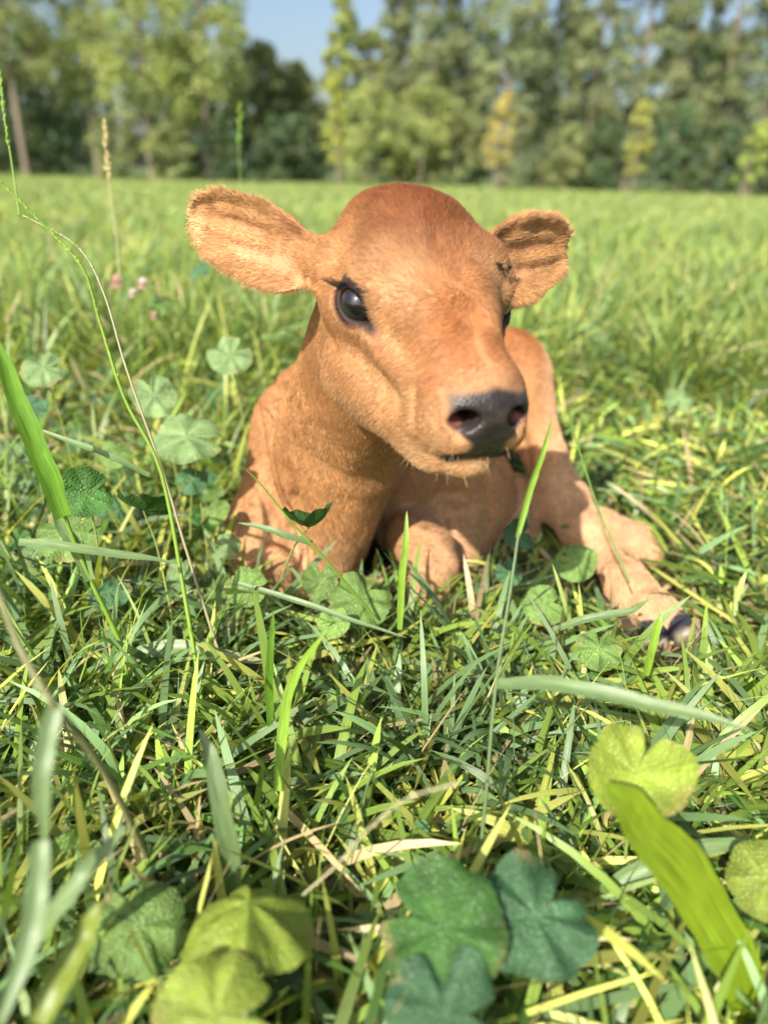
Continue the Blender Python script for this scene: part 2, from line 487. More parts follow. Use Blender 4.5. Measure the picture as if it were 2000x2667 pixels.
C_FACE = np.array([0.515, 0.276, 0.120]); C_DARK = np.array([0.250, 0.090, 0.033]); C_MID = np.array([0.47, 0.205, 0.075])
C_CREAM = np.array([0.68, 0.47, 0.26]); C_LEG = np.array([0.62, 0.400, 0.225]); C_BODY = np.array([0.515, 0.276, 0.120])
C_EAR = np.array([0.61, 0.365, 0.165]); C_BACK = np.array([0.39, 0.145, 0.045])
def coat(p, n, z):
    q = z['q']; X, F, U = np.abs(q[:, 0]), q[:, 1], q[:, 2]
    N = len(p)
    c = np.tile(C_BODY, (N, 1))
    # redder along the back, paler legs and belly
    c = mixc(c, C_BACK, sstep(0.24, 0.36, p[:, 2])*sstep(1.0, 1.12, p[:, 1]))
    leg = sstep(0.26, 0.34, p[:, 0])
    c = mixc(c, C_LEG, np.clip(leg+0.75*sstep(.16, .05, p[:, 2]), 0, 1))
    hb = sstep(0.19, 0.13, z['dh']-0.05*sstep(0, .1, F))          # head weight
    h = np.tile(C_FACE, (N, 1))
    nz = value_noise(q, 22, 11)
    h = mixc(h, C_DARK, sstep(0.030, 0.085, U+0.012*nz+0.1*np.clip(-F-.03, 0, 1)))        # poll
    mid = np.exp(-(X/0.026)**2)*sstep(0.085, 0.01, F)*sstep(-.02, .03, U)
    h = mixc(h, C_DARK, 0.78*mid)
    h = mixc(h, C_MID, 0.90*np.exp(-((X-.012)/0.03)**2)*sstep(.03, .07, F)*sstep(.16, .10, F)*sstep(-.05, -.02, U))
    h = mixc(h, C_CREAM, 0.5*sstep(-0.065, -0.105, U))
    h = mixc(h, C_CREAM, 0.35*np.exp(-(((X-.046)/.022)**2+((U-.03)/.022)**2))*sstep(-.05, -.01, F))
    h = mixc(h, C_CREAM, 0.22*np.exp(-(((X-.055)/.03)**2+((U+.05)/.035)**2)))
    h = mixc(h, (0.56, 0.25, 0.11), 0.5*np.exp(-((F-.125)/.018)**2)*sstep(-.05, -.02, U))
    ringd = np.exp(-(z['eye']/0.009)**2)
    h = mixc(h, C_CREAM, 0.10*np.exp(-((z['eye']-.014)/0.008)**2))
    c = mixc(c, h, hb)
    c = mixc(c, C_EAR, 0.9*z['ear']*np.clip(0.35+z['inner'], 0, 1))
    c = mixc(c, (0.62, 0.27, 0.14), 0.55*z['pink'])
    c = mixc(c, (0.035, 0.018, 0.012), np.clip(sstep(0.0080, 0.0030, z['eye']-0.0045*z['up'])+sstep(0.003, -.001, z['duct']), 0, 1))
    muz = np.exp(-((F-0.148)/0.010)**2)*sstep(.0, -.03, U)*sstep(-.085, -.06, U)*hb
    c = mixc(c, (0.16, 0.07, 0.035), 0.35*muz)
    c = mixc(c, (0.05, 0.03, 0.02), hb*sstep(0.0050, 0.0015, np.abs(U+0.0765+0.75*np.clip(.158-F, 0, .1)))*sstep(.136, .150, F))
    return c*(1+0.10*value_noise(p, 45, 21)+0.08*value_noise(p, 130, 22))[:, None]
ZV = zones(CV)
skin = coat(CV, CN, ZV)*0.75
nosec = np.array([0.024, 0.019, 0.018])*(1+0.45*value_noise(CV, 160, 31)[:, None]+.3*value_noise(CV, 420, 32)[:, None])
skin = mixc(skin, nosec, ZV['nose'])
qv = ZV['q']
# thin-haired skin round the lids
skin = mixc(skin, (0.20, 0.085, 0.050), sstep(0.016, 0.008, ZV['eye'])*(1-ZV['nose']))
skin = mixc(skin, (0.030, 0.016, 0.012), np.clip(sstep(0.0080, 0.0030, ZV['eye']-0.0045*ZV['up'])+sstep(0.003, -.001, ZV['duct']), 0, 1))
# flesh inside the nostrils, recess shade painted black around it, pale teat of tongue/lip line
nsd = np.minimum(np.linalg.norm(np.abs(qv*[1, 1, 1]*np.array([1, 1, 1]))-np.array([0.0275, 0.150, 0.0415]), axis=1), 1)
inn = sstep(0.009, 0.005, np.linalg.norm((np.stack([np.abs(qv[:, 0]), qv[:, 1], qv[:, 2]], 1)-np.array([0.0275, 0.149, -0.0475]))*[1, .8, 1.6], axis=1))
skin = mixc(skin, (0.012, 0.008, 0.008), sstep(0.016, 0.012, np.linalg.norm((np.stack([np.abs(qv[:, 0]), qv[:, 1], qv[:, 2]], 1)-np.array([0.0225, 0.146, -0.041]))*[1, .8, 1.4], axis=1))*(qv[:, 1] < .1585))
skin = mixc(skin, (0.22, 0.07, 0.06), .8*inn*ZV['nose'])

calf = empty('calf', (-0.08, 1.05, 0.0), 'tan brown calf lying in the grass with its head raised', 'calf')
m, n, L = new_mat('calf_skin')
out = n.new('ShaderNodeOutputMaterial'); bs = n.new('ShaderNodeBsdfPrincipled')
at = n.new('ShaderNodeAttribute'); at.attribute_name = 'Col'
wet = n.new('ShaderNodeAttribute'); wet.attribute_name = 'Wet'
vor = n.new('ShaderNodeTexVoronoi'); vor.inputs['Scale'].default_value = 420
noi = n.new('ShaderNodeTexNoise'); noi.inputs['Scale'].default_value = 160; noi.inputs['Detail'].default_value = 6
bump = n.new('ShaderNodeBump'); bump.inputs['Strength'].default_value = 0.7; bump.inputs['Distance'].default_value = 0.0008
mr = n.new('ShaderNodeMapRange'); mr.inputs[3].default_value = 0.75; mr.inputs[4].default_value = 0.42
L.new(at.outputs[0], bs.inputs['Base Color']); L.new(wet.outputs['Fac'], mr.inputs[0]); L.new(mr.outputs[0], bs.inputs['Roughness'])
tc = n.new('ShaderNodeTexCoord'); L.new(tc.outputs['Object'], vor.inputs['Vector']); L.new(tc.outputs['Object'], noi.inputs['Vector'])
ad = n.new('ShaderNodeMath'); ad.operation = 'ADD'; L.new(vor.outputs[0], ad.inputs[0]); L.new(noi.outputs[0], ad.inputs[1]); L.new(ad.outputs[0], bump.inputs['Height']); L.new(bump.outputs[0], bs.inputs['Normal'])
bs.inputs['Specular IOR Level'].default_value = 0.5
L.new(bs.outputs[0], out.inputs[0])
body = mesh_obj('body', CV, CF, m, col=skin)
wa = body.data.attributes.new('Wet', 'FLOAT', 'POINT'); wa.data.foreach_set('value', ZV['nose'].astype(np.float32))
keep(body, calf)

# --- eyes
m, n, L = new_mat('calf_eye')
out = n.new('ShaderNodeOutputMaterial'); bs = n.new('ShaderNodeBsdfPrincipled')
at = n.new('ShaderNodeAttribute'); at.attribute_name = 'Col'
L.new(at.outputs[0], bs.inputs['Base Color'])
bs.inputs['Roughness'].default_value = 0.03; bs.inputs['Coat Weight'].default_value = 1.0; bs.inputs['Coat Roughness'].default_value = 0.02
L.new(bs.outputs[0], out.inputs[0]); EYE_M = m
for s in (-1, 1):
    c, d, a, b = eye_frame(s)
    nu, nv = 48, 28
    th = np.linspace(0, math.pi, nv); ph = np.linspace(0, 2*math.pi, nu, endpoint=False)
    T, Q = np.meshgrid(th, ph, indexing='ij')
    loc = np.stack([np.sin(T)*np.cos(Q), np.sin(T)*np.sin(Q), np.cos(T)], -1).reshape(-1, 3)
    rr = np.full(len(loc), EYE_R)+0.0013*np.exp(-(np.arccos(np.clip(loc[:, 2], -1, 1))/0.55)**2)
    al = np.arccos(np.clip(loc[:, 2], -1, 1))
    colr = np.tile([0.012, 0.012, 0.016], (len(loc), 1))
    colr = mixc(colr, (0.0015, 0.0015, 0.002), sstep(.1, .0, np.maximum(np.abs(loc[:, 0])/1.7-0.22, np.abs(loc[:, 1])-0.17)))
    colr = mixc(colr, (0.030, 0.018, 0.014), sstep(.70, .84, al))
    W = c+(loc*rr[:, None])@np.stack([a, b, d])
    ff = [(i*nu+j, (i+1)*nu+j, (i+1)*nu+(j+1) % nu, i*nu+(j+1) % nu) for i in range(nv-1) for j in range(nu)]
    o = mesh_obj('eyeball', from_head(W), ff, EYE_M, col=colr)
    keep(o, calf)

# --- hooves: small cloven claws, dark horn paling towards the worn sole
m, n, L = new_mat('hoof_horn')
out = n.new('ShaderNodeOutputMaterial'); bs = n.new('ShaderNodeBsdfPrincipled')
at = n.new('ShaderNodeAttribute'); at.attribute_name = 'Col'
no = n.new('ShaderNodeTexNoise'); no.inputs['Scale'].default_value = 120; no.inputs['Detail'].default_value = 6
mx = n.new('ShaderNodeMix'); mx.data_type = 'RGBA'; mx.blend_type = 'MULTIPLY'; mx.inputs[0].default_value = 0.6
L.new(at.outputs[0], mx.inputs[6]); L.new(no.outputs[0], mx.inputs[7]); L.new(mx.outputs[2], bs.inputs['Base Color'])
bs.inputs['Roughness'].default_value = 0.45; L.new(bs.outputs[0], out.inputs[0]); HOOF_M = m
def claw(a, b, ra, rb):
    a = np.array(a); b = np.array(b); ax = nrm(b-a); fl = np.array([0, 0, 1.0])
    tip = b+ax*rb*0.9
    def f(p):
        d = smin(d_cone(p, a, b, ra, rb), d_cone(p, a+ax*0.006-fl*0.004, tip-fl*0.003, ra*0.9, rb*0.5), 0.012)
        d = smax(d, (p-tip)@nrm(ax*0.9-fl*0.35)+0.002, 0.004)
        return smax(d, -((p-a)@ax)-0.008, 0.004)
    lo = np.minimum(a, tip)-0.04; hi = np.maximum(a, tip)+0.04
    V, F = extract(f, lo, hi, 0.0022)
    t = (V-a)@ax/np.linalg.norm(tip-a)
    c = mixc(np.tile([0.035, 0.034, 0.042], (len(V), 1)), (0.27, 0.225, 0.17), sstep(0.72, 0.98, t+0.10*value_noise(V, 90, 3)))
    keep(mesh_obj('hoof', V, F, HOOF_M, col=c*1.35), calf)
claw(P(1702, 1634, 0.870), P(1706, 1672, 0.836), 0.0215, 0.0180)
claw(P(1754, 1622, 0.870), P(1784, 1652, 0.836), 0.0215, 0.0180)

# --- fur
def sample_fur(count, wfun):
    tri = np.concatenate([CF[:, [0, 1, 2]], CF[:, [0, 2, 3]]])
    a, b, c = CV[tri[:, 0]], CV[tri[:, 1]], CV[tri[:, 2]]
    ar = np.linalg.norm(np.cross(b-a, c-a), axis=1)
    w = ar*wfun((a+b+c)/3, nrm(CN[tri].mean(1)))
    cs = np.cumsum(w); pick = np.searchsorted(cs, rng.random(count)*cs[-1])
    pick = np.minimum(pick, len(tri)-1)
    r1 = np.sqrt(rng.random(count)); r2 = rng.random(count)
    k = np.stack([1-r1, r1*(1-r2), r1*r2], 1)
    T = tri[pick]
    p = (CV[T]*k[:, :, None]).sum(1); nn = nrm((CN[T]*k[:, :, None]).sum(1))
    return p, nn
def fur_weight(p, nn):
    dh = np.linalg.norm(p-HT, axis=1)
    w = np.where(dh < 0.24, 1.0, 0.22)
    face = ((CAM-p)*nn).sum(1)/np.linalg.norm(CAM-p, axis=1)
    w *= np.where(face < -0.25, 0.22, 1.0)
    w *= (p[:, 2] > 0.012)
    q = to_head(p)
    w *= np.where(np.abs(q).max(1) < 0.25, 1.0, 1.0)
    return w
NF = 520000
fp, fn = sample_fur(NF, fur_weight)
fz = zones(fp)
inside_eye = np.zeros(len(fp), bool)
for s in (-1, 1):
    c, d, a, b = eye_frame(s)
    inside_eye |= np.linalg.norm(fz['q']-c, axis=1) < EYE_R+0.0012
kk = (fz['eye'] > 0.0012) & (~inside_eye) & (rng.random(len(fp)) > fz['nose']*0.965) & (rng.random(len(fp)) > 0.8*fz['pink'])
q = fz['q']; lipgap = (np.abs(q[:, 2]+0.0765) < 0.002) & (q[:, 1] > 0.14)
kk &= ~lipgap
# keep hair out of the nostrils
mq = np.stack([np.abs(q[:, 0]), q[:, 1], q[:, 2]], 1)
kk &= ~(np.linalg.norm((mq-np.array([0.0235, 0.156, -0.043]))*[1, .7, 1.5], axis=1) < 0.0145)
fp, fn = fp[kk], fn[kk]; fz = {k: v[kk] for k, v in fz.items()}
q = fz['q']; N = len(fp); nh = fn @ HR
X, F_, U = q[:, 0], q[:, 1], q[:, 2]; sx = np.tanh(X/0.014)
# direction field, head space
W0 = np.array([0.0, 0.058, 0.020])
dirh = q-W0; _rd = np.linalg.norm(dirh, axis=1, keepdims=True); dirh = dirh/_rd
dirh = nrm(dirh+np.cross(np.tile([0.0, .45, .9], (N, 1)), dirh)*1.1*np.exp(-(_rd/.03)**2))
cheek = sstep(0.02, 0.055, np.abs(X))*sstep(0.03, -0.03, U)
dirh = nrm(dirh*(1-cheek)[:, None]+cheek[:, None]*np.stack([sx*0.15, -0.45*np.ones(N), -0.85*np.ones(N)], 1))
front = sstep(.06, .12, F_)
dirh = nrm(dirh*(1-front*.8)[:, None]+(front*.8)[:, None]*np.stack([sx*0.75, -0.55*np.ones(N), -0.45*np.ones(N)], 1))
dirw = dirh @ HR.T
for s in (-1, 1):
    b, u, v, nn_ = ear_frame(s); uu, vv, ww = ear_uvw(q, s)
    up, lo = ear_half(uu, s); x = np.where(vv > 0, vv/up, vv/lo)
    t = uu/EARL[s]
    on = fz['ear']*(np.sign(X) == s)
    e = u*(0.75+0*x)[:, None]+v*(0.75*np.clip(x, -1, 1)+0.18*np.sin(x*9))[:, None]
    e = nrm(e) @ HR.T
    dirw = nrm(dirw*(1-on)[:, None]+e*on[:, None])
bw = sstep(0.17, 0.24, fz['dh'])*(1-fz['ear'])
bd = np.tile(nrm([0.05, 0.40, -0.9]), (N, 1))
bd = np.where((fp[:, 0] > 0.28)[:, None], nrm([0.35, -0.5, -0.75]), bd)
dirw = nrm(dirw*(1-bw)[:, None]+bd*bw[:, None])
cl = np.stack([value_noise(fp, 40, 40+i)+0.35*value_noise(fp, 120, 50+i) for i in range(3)], 1)
poll = sstep(.04, .08, U)*sstep(.2, .12, fz['dh'])
dirw = dirw+(0.24+0.35*poll)[:, None]*cl+0.11*rng.normal(size=(N, 3))
dirw = nrm(dirw-fn*(dirw*fn).sum(1)[:, None])
ln = 0.0078+0.0075*sstep(.035, .085, U)*sstep(.2, .1, fz['dh'])+0.004*sstep(-.07, -.10, U)*sstep(.2, .15, fz['dh'])
ln = ln*(1-bw)+0.0095*bw
ln = ln+fz['ear']*(0.0015+0.0030*fz['inner'])
ln *= (1-0.45*fz['pink'])*(1-.38*fz['ear'])
ln *= np.where(fz['eye'] < 0.012, 0.45, 1.0)
ln *= np.where(fz['nose'] > .05, 0.45, 1.0)
nearnose = sstep(0.128, 0.150, F_)*sstep(.2, .19, fz['dh'])
ln *= 1-0.45*nearnose
ln *= rng.uniform(0.65, 1.25, N)
lift = 0.20+0.08*fz['ear']+rng.uniform(-.08, .14, N)
lift = np.clip(lift, 0.08, .8)
NP = 4
tt = np.linspace(0, 1, NP)
pts = np.empty((N, NP, 3), np.float32)
for i, t in enumerate(tt):
    pts[:, i] = fp-fn*0.0006+dirw*(ln*t*np.cos(lift))[:, None]+fn*(ln*np.sin(lift)*(t-0.42*t*t)*1.3)[:, None]
fc = coat(fp, fn, fz)*np.clip(rng.normal(1.0, 0.25, N), .35, 1.7)[:, None]
fc = np.where((fz['nose'] > 0.4)[:, None], rng.uniform(.15, .5, (N, 1))*np.array([1, .8, .6]), fc)
def hair_object(name, pts, radius, col, mat):
    n_, k = pts.shape[:2]
    hc = bpy.data.hair_curves.new(name); hc.add_curves([k]*n_)
    hc.attributes['position'].data.foreach_set('vector', np.ascontiguousarray(pts, np.float32).ravel())
    ra = hc.attributes.get('radius') or hc.attributes.new('radius', 'FLOAT', 'POINT')
    ra.data.foreach_set('value', np.ascontiguousarray(radius, np.float32).ravel())
    ca = hc.attributes.new('Col', 'FLOAT_COLOR', 'CURVE')
    c4 = np.ones((n_, 4), np.float32); c4[:, :3] = np.clip(col, 0, .95); ca.data.foreach_set('color', c4.ravel())
    hc.materials.append(mat)
    o = bpy.data.objects.new(name, hc); COL.objects.link(o); return o
m, n, L = new_mat('calf_hair')
out = n.new('ShaderNodeOutputMaterial'); at = n.new('ShaderNodeAttribute'); at.attribute_name = 'Col'
bs = n.new('ShaderNodeBsdfPrincipled'); bs.inputs['Roughness'].default_value = 0.5; bs.inputs['Specular IOR Level'].default_value = 0.35
tr = n.new('ShaderNodeBsdfTranslucent'); ms = n.new('ShaderNodeMixShader'); ms.inputs[0].default_value = 0.25
L.new(at.outputs[0], bs.inputs['Base Color']); L.new(at.outputs[0], tr.inputs[0])
L.new(bs.outputs[0], ms.inputs[1]); L.new(tr.outputs[0], ms.inputs[2]); L.new(ms.outputs[0], out.inputs[0]); HAIR_M = m
rad = np.array([1.0, 0.9, 0.65, 0.2])[None]*(0.00016*rng.uniform(.7, 1.3, N)*np.where(fz['dh'] < .24, 1, 2.0))[:, None]
keep(hair_object('fur', pts, rad, fc, HAIR_M), calf)
scene.cycles_curves.shape = 'RIBBONS'

# --- eyelashes and muzzle whiskers
def strands(roots, dirs, lens, bend, k=6):
    t = np.linspace(0, 1, k)
    return roots[:, None]+dirs[:, None]*(lens[:, None]*t)[:, :, None]+bend[:, None]*((lens[:, None]*t*t)[:, :, None])
R_, D_, Ln, Bd = [], [], [], []
for s in (-1, 1):
    c, d, a, b = eye_frame(s)
    for i in range(130):
        th = rng.uniform(0.30, 0.95)*math.pi
        da, db = 0.001+math.cos(th)*0.018, max(0.0, math.sin(th))*0.0150
        o = c+a*da+b*db; w = o-c; dd = math.sqrt(max((EYE_R+0.0012)**2-da*da-db*db, 1e-6))
        R_.append(c+a*da+b*db+d*dd)
        back = np.clip(-math.cos(th), -0.2, 1)
        D_.append(nrm(d*0.55-b*(0.15+.45*max(0, back))-a*(0.35+1.0*max(0, back))+rng.normal(size=3)*0.08)); Ln.append(rng.uniform(.005, .010)+0.014*max(0, back)**2); Bd.append(b*0.12-d*0.15-a*.2)
R_ = from_head(np.array(R_)); D_ = np.array(D_)@HR.T; Ln = np.array(Ln); Bd = np.array(Bd)@HR.T
ps = strands(R_, D_, Ln, Bd)
keep(hair_object('eyelashes', ps, np.linspace(.0003, .00008, 6)[None]*np.ones((len(ps), 1)), np.full((len(ps), 3), .012), HAIR_M), calf)
sel = np.flatnonzero((q[:, 1] > 0.10) & (q[:, 2] < -0.062) & (fz['dh'] < .2))
sel = rng.choice(sel, 70, replace=False)
wd = nrm(fn[sel]*0.9+np.array([0, -0.1, -0.5])+rng.normal(size=(70, 3))*.25)
ps = strands(fp[sel], wd, rng.uniform(.004, .010, 70), np.tile([0, 0, -.25], (70, 1)))
keep(hair_object('whiskers', ps, np.linspace(.00022, .00006, 6)[None]*np.ones((70, 1)), np.tile([.45, .33, .2], (70, 1)), HAIR_M), calf)

# ================================================================== GROUND AND GRASS
def ground_z(x, y):
    return 0.010*np.sin(x*2.1+0.6)*np.sin(y*1.3)*sstep(1.6, 4.0, y)+0.05*np.sin(x*0.23+1)*np.sin(y*0.19)*sstep(6., 14., y)
m, n, L = new_mat('pasture_soil')
out = n.new('ShaderNodeOutputMaterial'); bs = n.new('ShaderNodeBsdfPrincipled'); bs.inputs['Roughness'].default_value = 0.95
tc = n.new('ShaderNodeTexCoord'); n1 = n.new('ShaderNodeTexNoise'); n1.inputs['Scale'].default_value = 30; n1.inputs['Detail'].default_value = 8
n2 = n.new('ShaderNodeTexNoise'); n2.inputs['Scale'].default_value = 0.5; n2.inputs['Detail'].default_value = 6
r1 = n.new('ShaderNodeValToRGB'); r1.color_ramp.elements[0].color = (.030, .021, .012, 1); r1.color_ramp.elements[1].color = (.10, .075, .035, 1)
r2 = n.new('ShaderNodeValToRGB'); r2.color_ramp.elements[0].color = (.055, .10, .018, 1); r2.color_ramp.elements[1].color = (.12, .17, .04, 1)
sp = n.new('ShaderNodeSeparateXYZ'); mr = n.new('ShaderNodeMapRange'); mr.inputs[1].default_value = 2.0; mr.inputs[2].default_value = 7.0
mx = n.new('ShaderNodeMix'); mx.data_type = 'RGBA'
L.new(tc.outputs['Object'], n1.inputs[0]); L.new(tc.outputs['Object'], n2.inputs[0]); L.new(tc.outputs['Object'], sp.inputs[0])
L.new(n1.outputs[0], r1.inputs[0]); L.new(n2.outputs[0], r2.inputs[0]); vl = n.new('ShaderNodeVectorMath'); vl.operation = 'LENGTH'; L.new(tc.outputs['Object'], vl.inputs[0]); L.new(vl.outputs['Value'], mr.inputs[0])
L.new(mr.outputs[0], mx.inputs[0]); L.new(r1.outputs[0], mx.inputs[6]); L.new(r2.outputs[0], mx.inputs[7]); L.new(mx.outputs[2], bs.inputs['Base Color'])
bp = n.new('ShaderNodeBump'); bp.inputs['Strength'].default_value = 0.6; bp.inputs['Distance'].default_value = 0.02
L.new(n1.outputs[0], bp.inputs['Height']); L.new(bp.outputs[0], bs.inputs['Normal']); L.new(bs.outputs[0], out.inputs[0])
gx = np.concatenate([-np.geomspace(600, 3, 22), np.linspace(-2.6, 2.6, 40), np.geomspace(3, 600, 22)])
gy = np.concatenate([[-300, -60, -12, -3], np.linspace(-1, 5, 50), np.geomspace(5.4, 900, 40)])
GX, GY = np.meshgrid(gx, gy, indexing='ij'); gv = np.stack([GX, GY, ground_z(GX, GY)-0.004], -1).reshape(-1, 3)
ny = len(gy); gi = np.arange(len(gx)-1)[:, None]*ny+np.arange(ny-1)[None]
gf = np.stack([gi, gi+ny, gi+ny+1, gi+1], -1).reshape(-1, 4)
ground = mesh_obj('ground', gv, gf, m); ground['kind'] = 'structure'

def leaf_mat(name, trans=0.30, rough=0.36, vein=True):
    m, n, L = new_mat(name)
    out = n.new('ShaderNodeOutputMaterial'); at = n.new('ShaderNodeAttribute'); at.attribute_name = 'Col'
    bs = n.new('ShaderNodeBsdfPrincipled'); bs.inputs['Roughness'].default_value = rough; bs.inputs['Specular IOR Level'].default_value = 0.45
    tr = n.new('ShaderNodeBsdfTranslucent'); ms = n.new('ShaderNodeMixShader'); ms.inputs[0].default_value = trans
    src = at.outputs[0]
    if vein == 'wrinkle':
        tc = n.new('ShaderNodeTexCoord'); vo = n.new('ShaderNodeTexVoronoi'); vo.inputs['Scale'].default_value = 260; vo.feature = 'DISTANCE_TO_EDGE'
        no = n.new('ShaderNodeTexNoise'); no.inputs['Scale'].default_value = 70; no.inputs['Detail'].default_value = 5
        L.new(tc.outputs['Object'], vo.inputs['Vector']); L.new(tc.outputs['Object'], no.inputs['Vector'])
        rp = n.new('ShaderNodeMapRange'); rp.inputs[1].default_value = .3; rp.inputs[2].default_value = .7; rp.inputs[3].default_value = .78; rp.inputs[4].default_value = 1.2
        mu = n.new('ShaderNodeMix'); mu.data_type = 'RGBA'; mu.blend_type = 'MULTIPLY'; mu.inputs[0].default_value = 1
        L.new(no.outputs[0], rp.inputs[0]); L.new(at.outputs[0], mu.inputs[6]); L.new(rp.outputs[0], mu.inputs[7]); src = mu.outputs[2]
        ad = n.new('ShaderNodeMath'); ad.operation = 'MULTIPLY_ADD'; ad.inputs[1].default_value = 3; L.new(vo.outputs['Distance'], ad.inputs[0]); L.new(no.outputs[0], ad.inputs[2])
        bp = n.new('ShaderNodeBump'); bp.inputs['Strength'].default_value = 0.5; bp.inputs['Distance'].default_value = 0.002
        L.new(ad.outputs[0], bp.inputs['Height']); L.new(bp.outputs[0], bs.inputs['Normal'])
    elif vein:
        uv = n.new('ShaderNodeUVMap'); uv.uv_map = 'UVMap'
        mp = n.new('ShaderNodeMapping'); mp.inputs['Scale'].default_value = (9, 60, 1)
        mp.inputs['Scale'].default_value = (26, 1.2, 1)
        no = n.new('ShaderNodeTexNoise'); no.inputs['Scale'].default_value = 1.0; no.inputs['Detail'].default_value = 3
        rp = n.new('ShaderNodeMapRange'); rp.inputs[1].default_value = .3; rp.inputs[2].default_value = .7; rp.inputs[3].default_value = .58; rp.inputs[4].default_value = 1.38
        mu = n.new('ShaderNodeMix'); mu.data_type = 'RGBA'; mu.blend_type = 'MULTIPLY'; mu.inputs[0].default_value = 1
        L.new(uv.outputs[0], mp.inputs[0]); L.new(mp.outputs[0], no.inputs[0]); L.new(no.outputs[0], rp.inputs[0])
        L.new(at.outputs[0], mu.inputs[6]); L.new(rp.outputs[0], mu.inputs[7]); src = mu.outputs[2]
        bp = n.new('ShaderNodeBump'); bp.inputs['Strength'].default_value = 0.25; bp.inputs['Distance'].default_value = 0.001
        L.new(no.outputs[0], bp.inputs['Height']); L.new(bp.outputs[0], bs.inputs['Normal'])
    yl = n.new('ShaderNodeMix'); yl.data_type = 'RGBA'; yl.blend_type = 'MULTIPLY'; yl.inputs[0].default_value = 1; yl.inputs[7].default_value = (1.5, 1.45, .55, 1)
    L.new(src, yl.inputs[6]); L.new(yl.outputs[2], tr.inputs[0])
    L.new(src, bs.inputs['Base Color']); L.new(bs.outputs[0], ms.inputs[1]); L.new(tr.outputs[0], ms.inputs[2]); L.new(ms.outputs[0], out.inputs[0])
    return m
GRASS_M = leaf_mat('grass_blade'); FAR_M = leaf_mat('grass_far', 0.3, 0.6, False)
STRAW_M = leaf_mat('dry_straw', 0.15, 0.7, False)

def blades(root, head, length, width, pitch0, bend, twist, seg, col, fold=0.0, tipcol=None):
    """strips of quads; pitch0 start elevation, bend change of elevation along the blade (rad)"""
    N = len(root); t = np.linspace(0, 1, seg+1)
    el = pitch0[:, None]+bend[:, None]*t[None]
    ds = (length/seg)[:, None]
    hx = np.cos(head)[:, None]+0*el; hy = np.sin(head)[:, None]+0*el
    cu = np.cos(el); su = np.sin(el)
    step = np.stack([hx*cu, hy*cu, su], -1)*ds[..., None]
    pos = np.concatenate([np.zeros((N, 1, 3)), np.cumsum(step[:, :-1], 1)], 1)+root[:, None]
    side = np.stack([-hy, hx, 0*hx], -1); nor = np.stack([-hx*su, -hy*su, cu], -1)
    tw = (twist[:, None]*t[None]+rng.uniform(-.6, .6, N)[:, None])[..., None]
    sd_ = side*np.cos(tw)+nor*np.sin(tw)
    prof = np.minimum(1.0, 0.55+1.6*t)*np.sqrt(np.clip(1-t**2.6, 0, 1)); prof[-1] = 0.02
    w = (width[:, None]*prof[None]*0.5)[..., None]
    a = pos-sd_*w; b = pos+sd_*w
    V = np.stack([a, b], 2).reshape(-1, 3)
    k = 2*(seg+1); base = (np.arange(N)*k)[:, None]; s_ = np.arange(seg)[None]*2
    F = np.stack([base+s_, base+s_+1, base+s_+3, base+s_+2], -1).reshape(-1, 4)
    c = np.repeat(col[:, None], k, 1)
    if tipcol is not None:
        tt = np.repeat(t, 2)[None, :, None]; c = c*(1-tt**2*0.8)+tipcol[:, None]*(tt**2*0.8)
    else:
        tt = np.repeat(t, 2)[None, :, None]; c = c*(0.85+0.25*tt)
    uv = np.stack([np.tile([0, 1], N*(seg+1)), np.repeat(np.tile(t, N), 2)], 1)
    uv[:, 0] += np.repeat(rng.uniform(0, 50, N), k); uv[:, 1] += np.repeat(rng.uniform(0, 50, N), k)
    return V, F, c.reshape(-1, 3), uv
def join(parts):
    V, F, C, UV = [], [], [], []; o = 0
    for v, f, c, u in parts: V.append(v); F.append(f+o); C.append(c); UV.append(u); o += len(v)
    return np.concatenate(V), np.concatenate(F), np.concatenate(C), np.concatenate(UV)

G_BLUE = np.array([.145, .245, .098]); G_MID = np.array([.185, .280, .050]); G_YEL = np.array([.370, .400, .090]); G_DRY = np.array([.50, .40, .21]); G_DEEP = np.array([.060, .130, .025])
def grass_col(p, N, dry=0.05, var=.38):
    k = rng.random(N); nz = value_noise(np.c_[p[:, :2], np.zeros(N)], 3.0, 61)
    c = np.where((k < .33)[:, None], G_MID, np.where((k < .58)[:, None], G_BLUE, np.where((k < .86)[:, None], G_YEL, G_DEEP)))
    c = c*(1+0.22*nz)[:, None]*np.clip(rng.lognormal(0.0, var, N), .4, 2.1)[:, None]
    d = rng.random(N) < dry
    c[d] = G_DRY*rng.uniform(.6, 1.2, d.sum())[:, None]
    return c
def scatter(n, y0, y1, margin, power=1.0, half=0.60):
    y = y0+(y1-y0)*rng.random(n)**power
    x = rng.uniform(-1, 1, n)*(half*np.maximum(y, 0.0)+margin)
    return np.stack([x, y, ground_z(x, y)], 1)
def clear_of_calf(p, hgt=0.03, lim=0.0):
    near = (p[:, 0] > -0.45) & (p[:, 0] < 0.6) & (p[:, 1] > 0.5) & (p[:, 1] < 1.8)
    ok = np.ones(len(p), bool); i = np.flatnonzero(near)
    for j in range(0, len(i), 4000):
        g = i[j:j+4000]; ok[g] = body_sdf(p[g]+np.array([0, 0, hgt]), False) > lim
    return ok
LEGLINE = [P(1518, 1384, 1.13), P(1625, 1512, .985), P(1720, 1620, .87), P(1735, 1700, .80)]
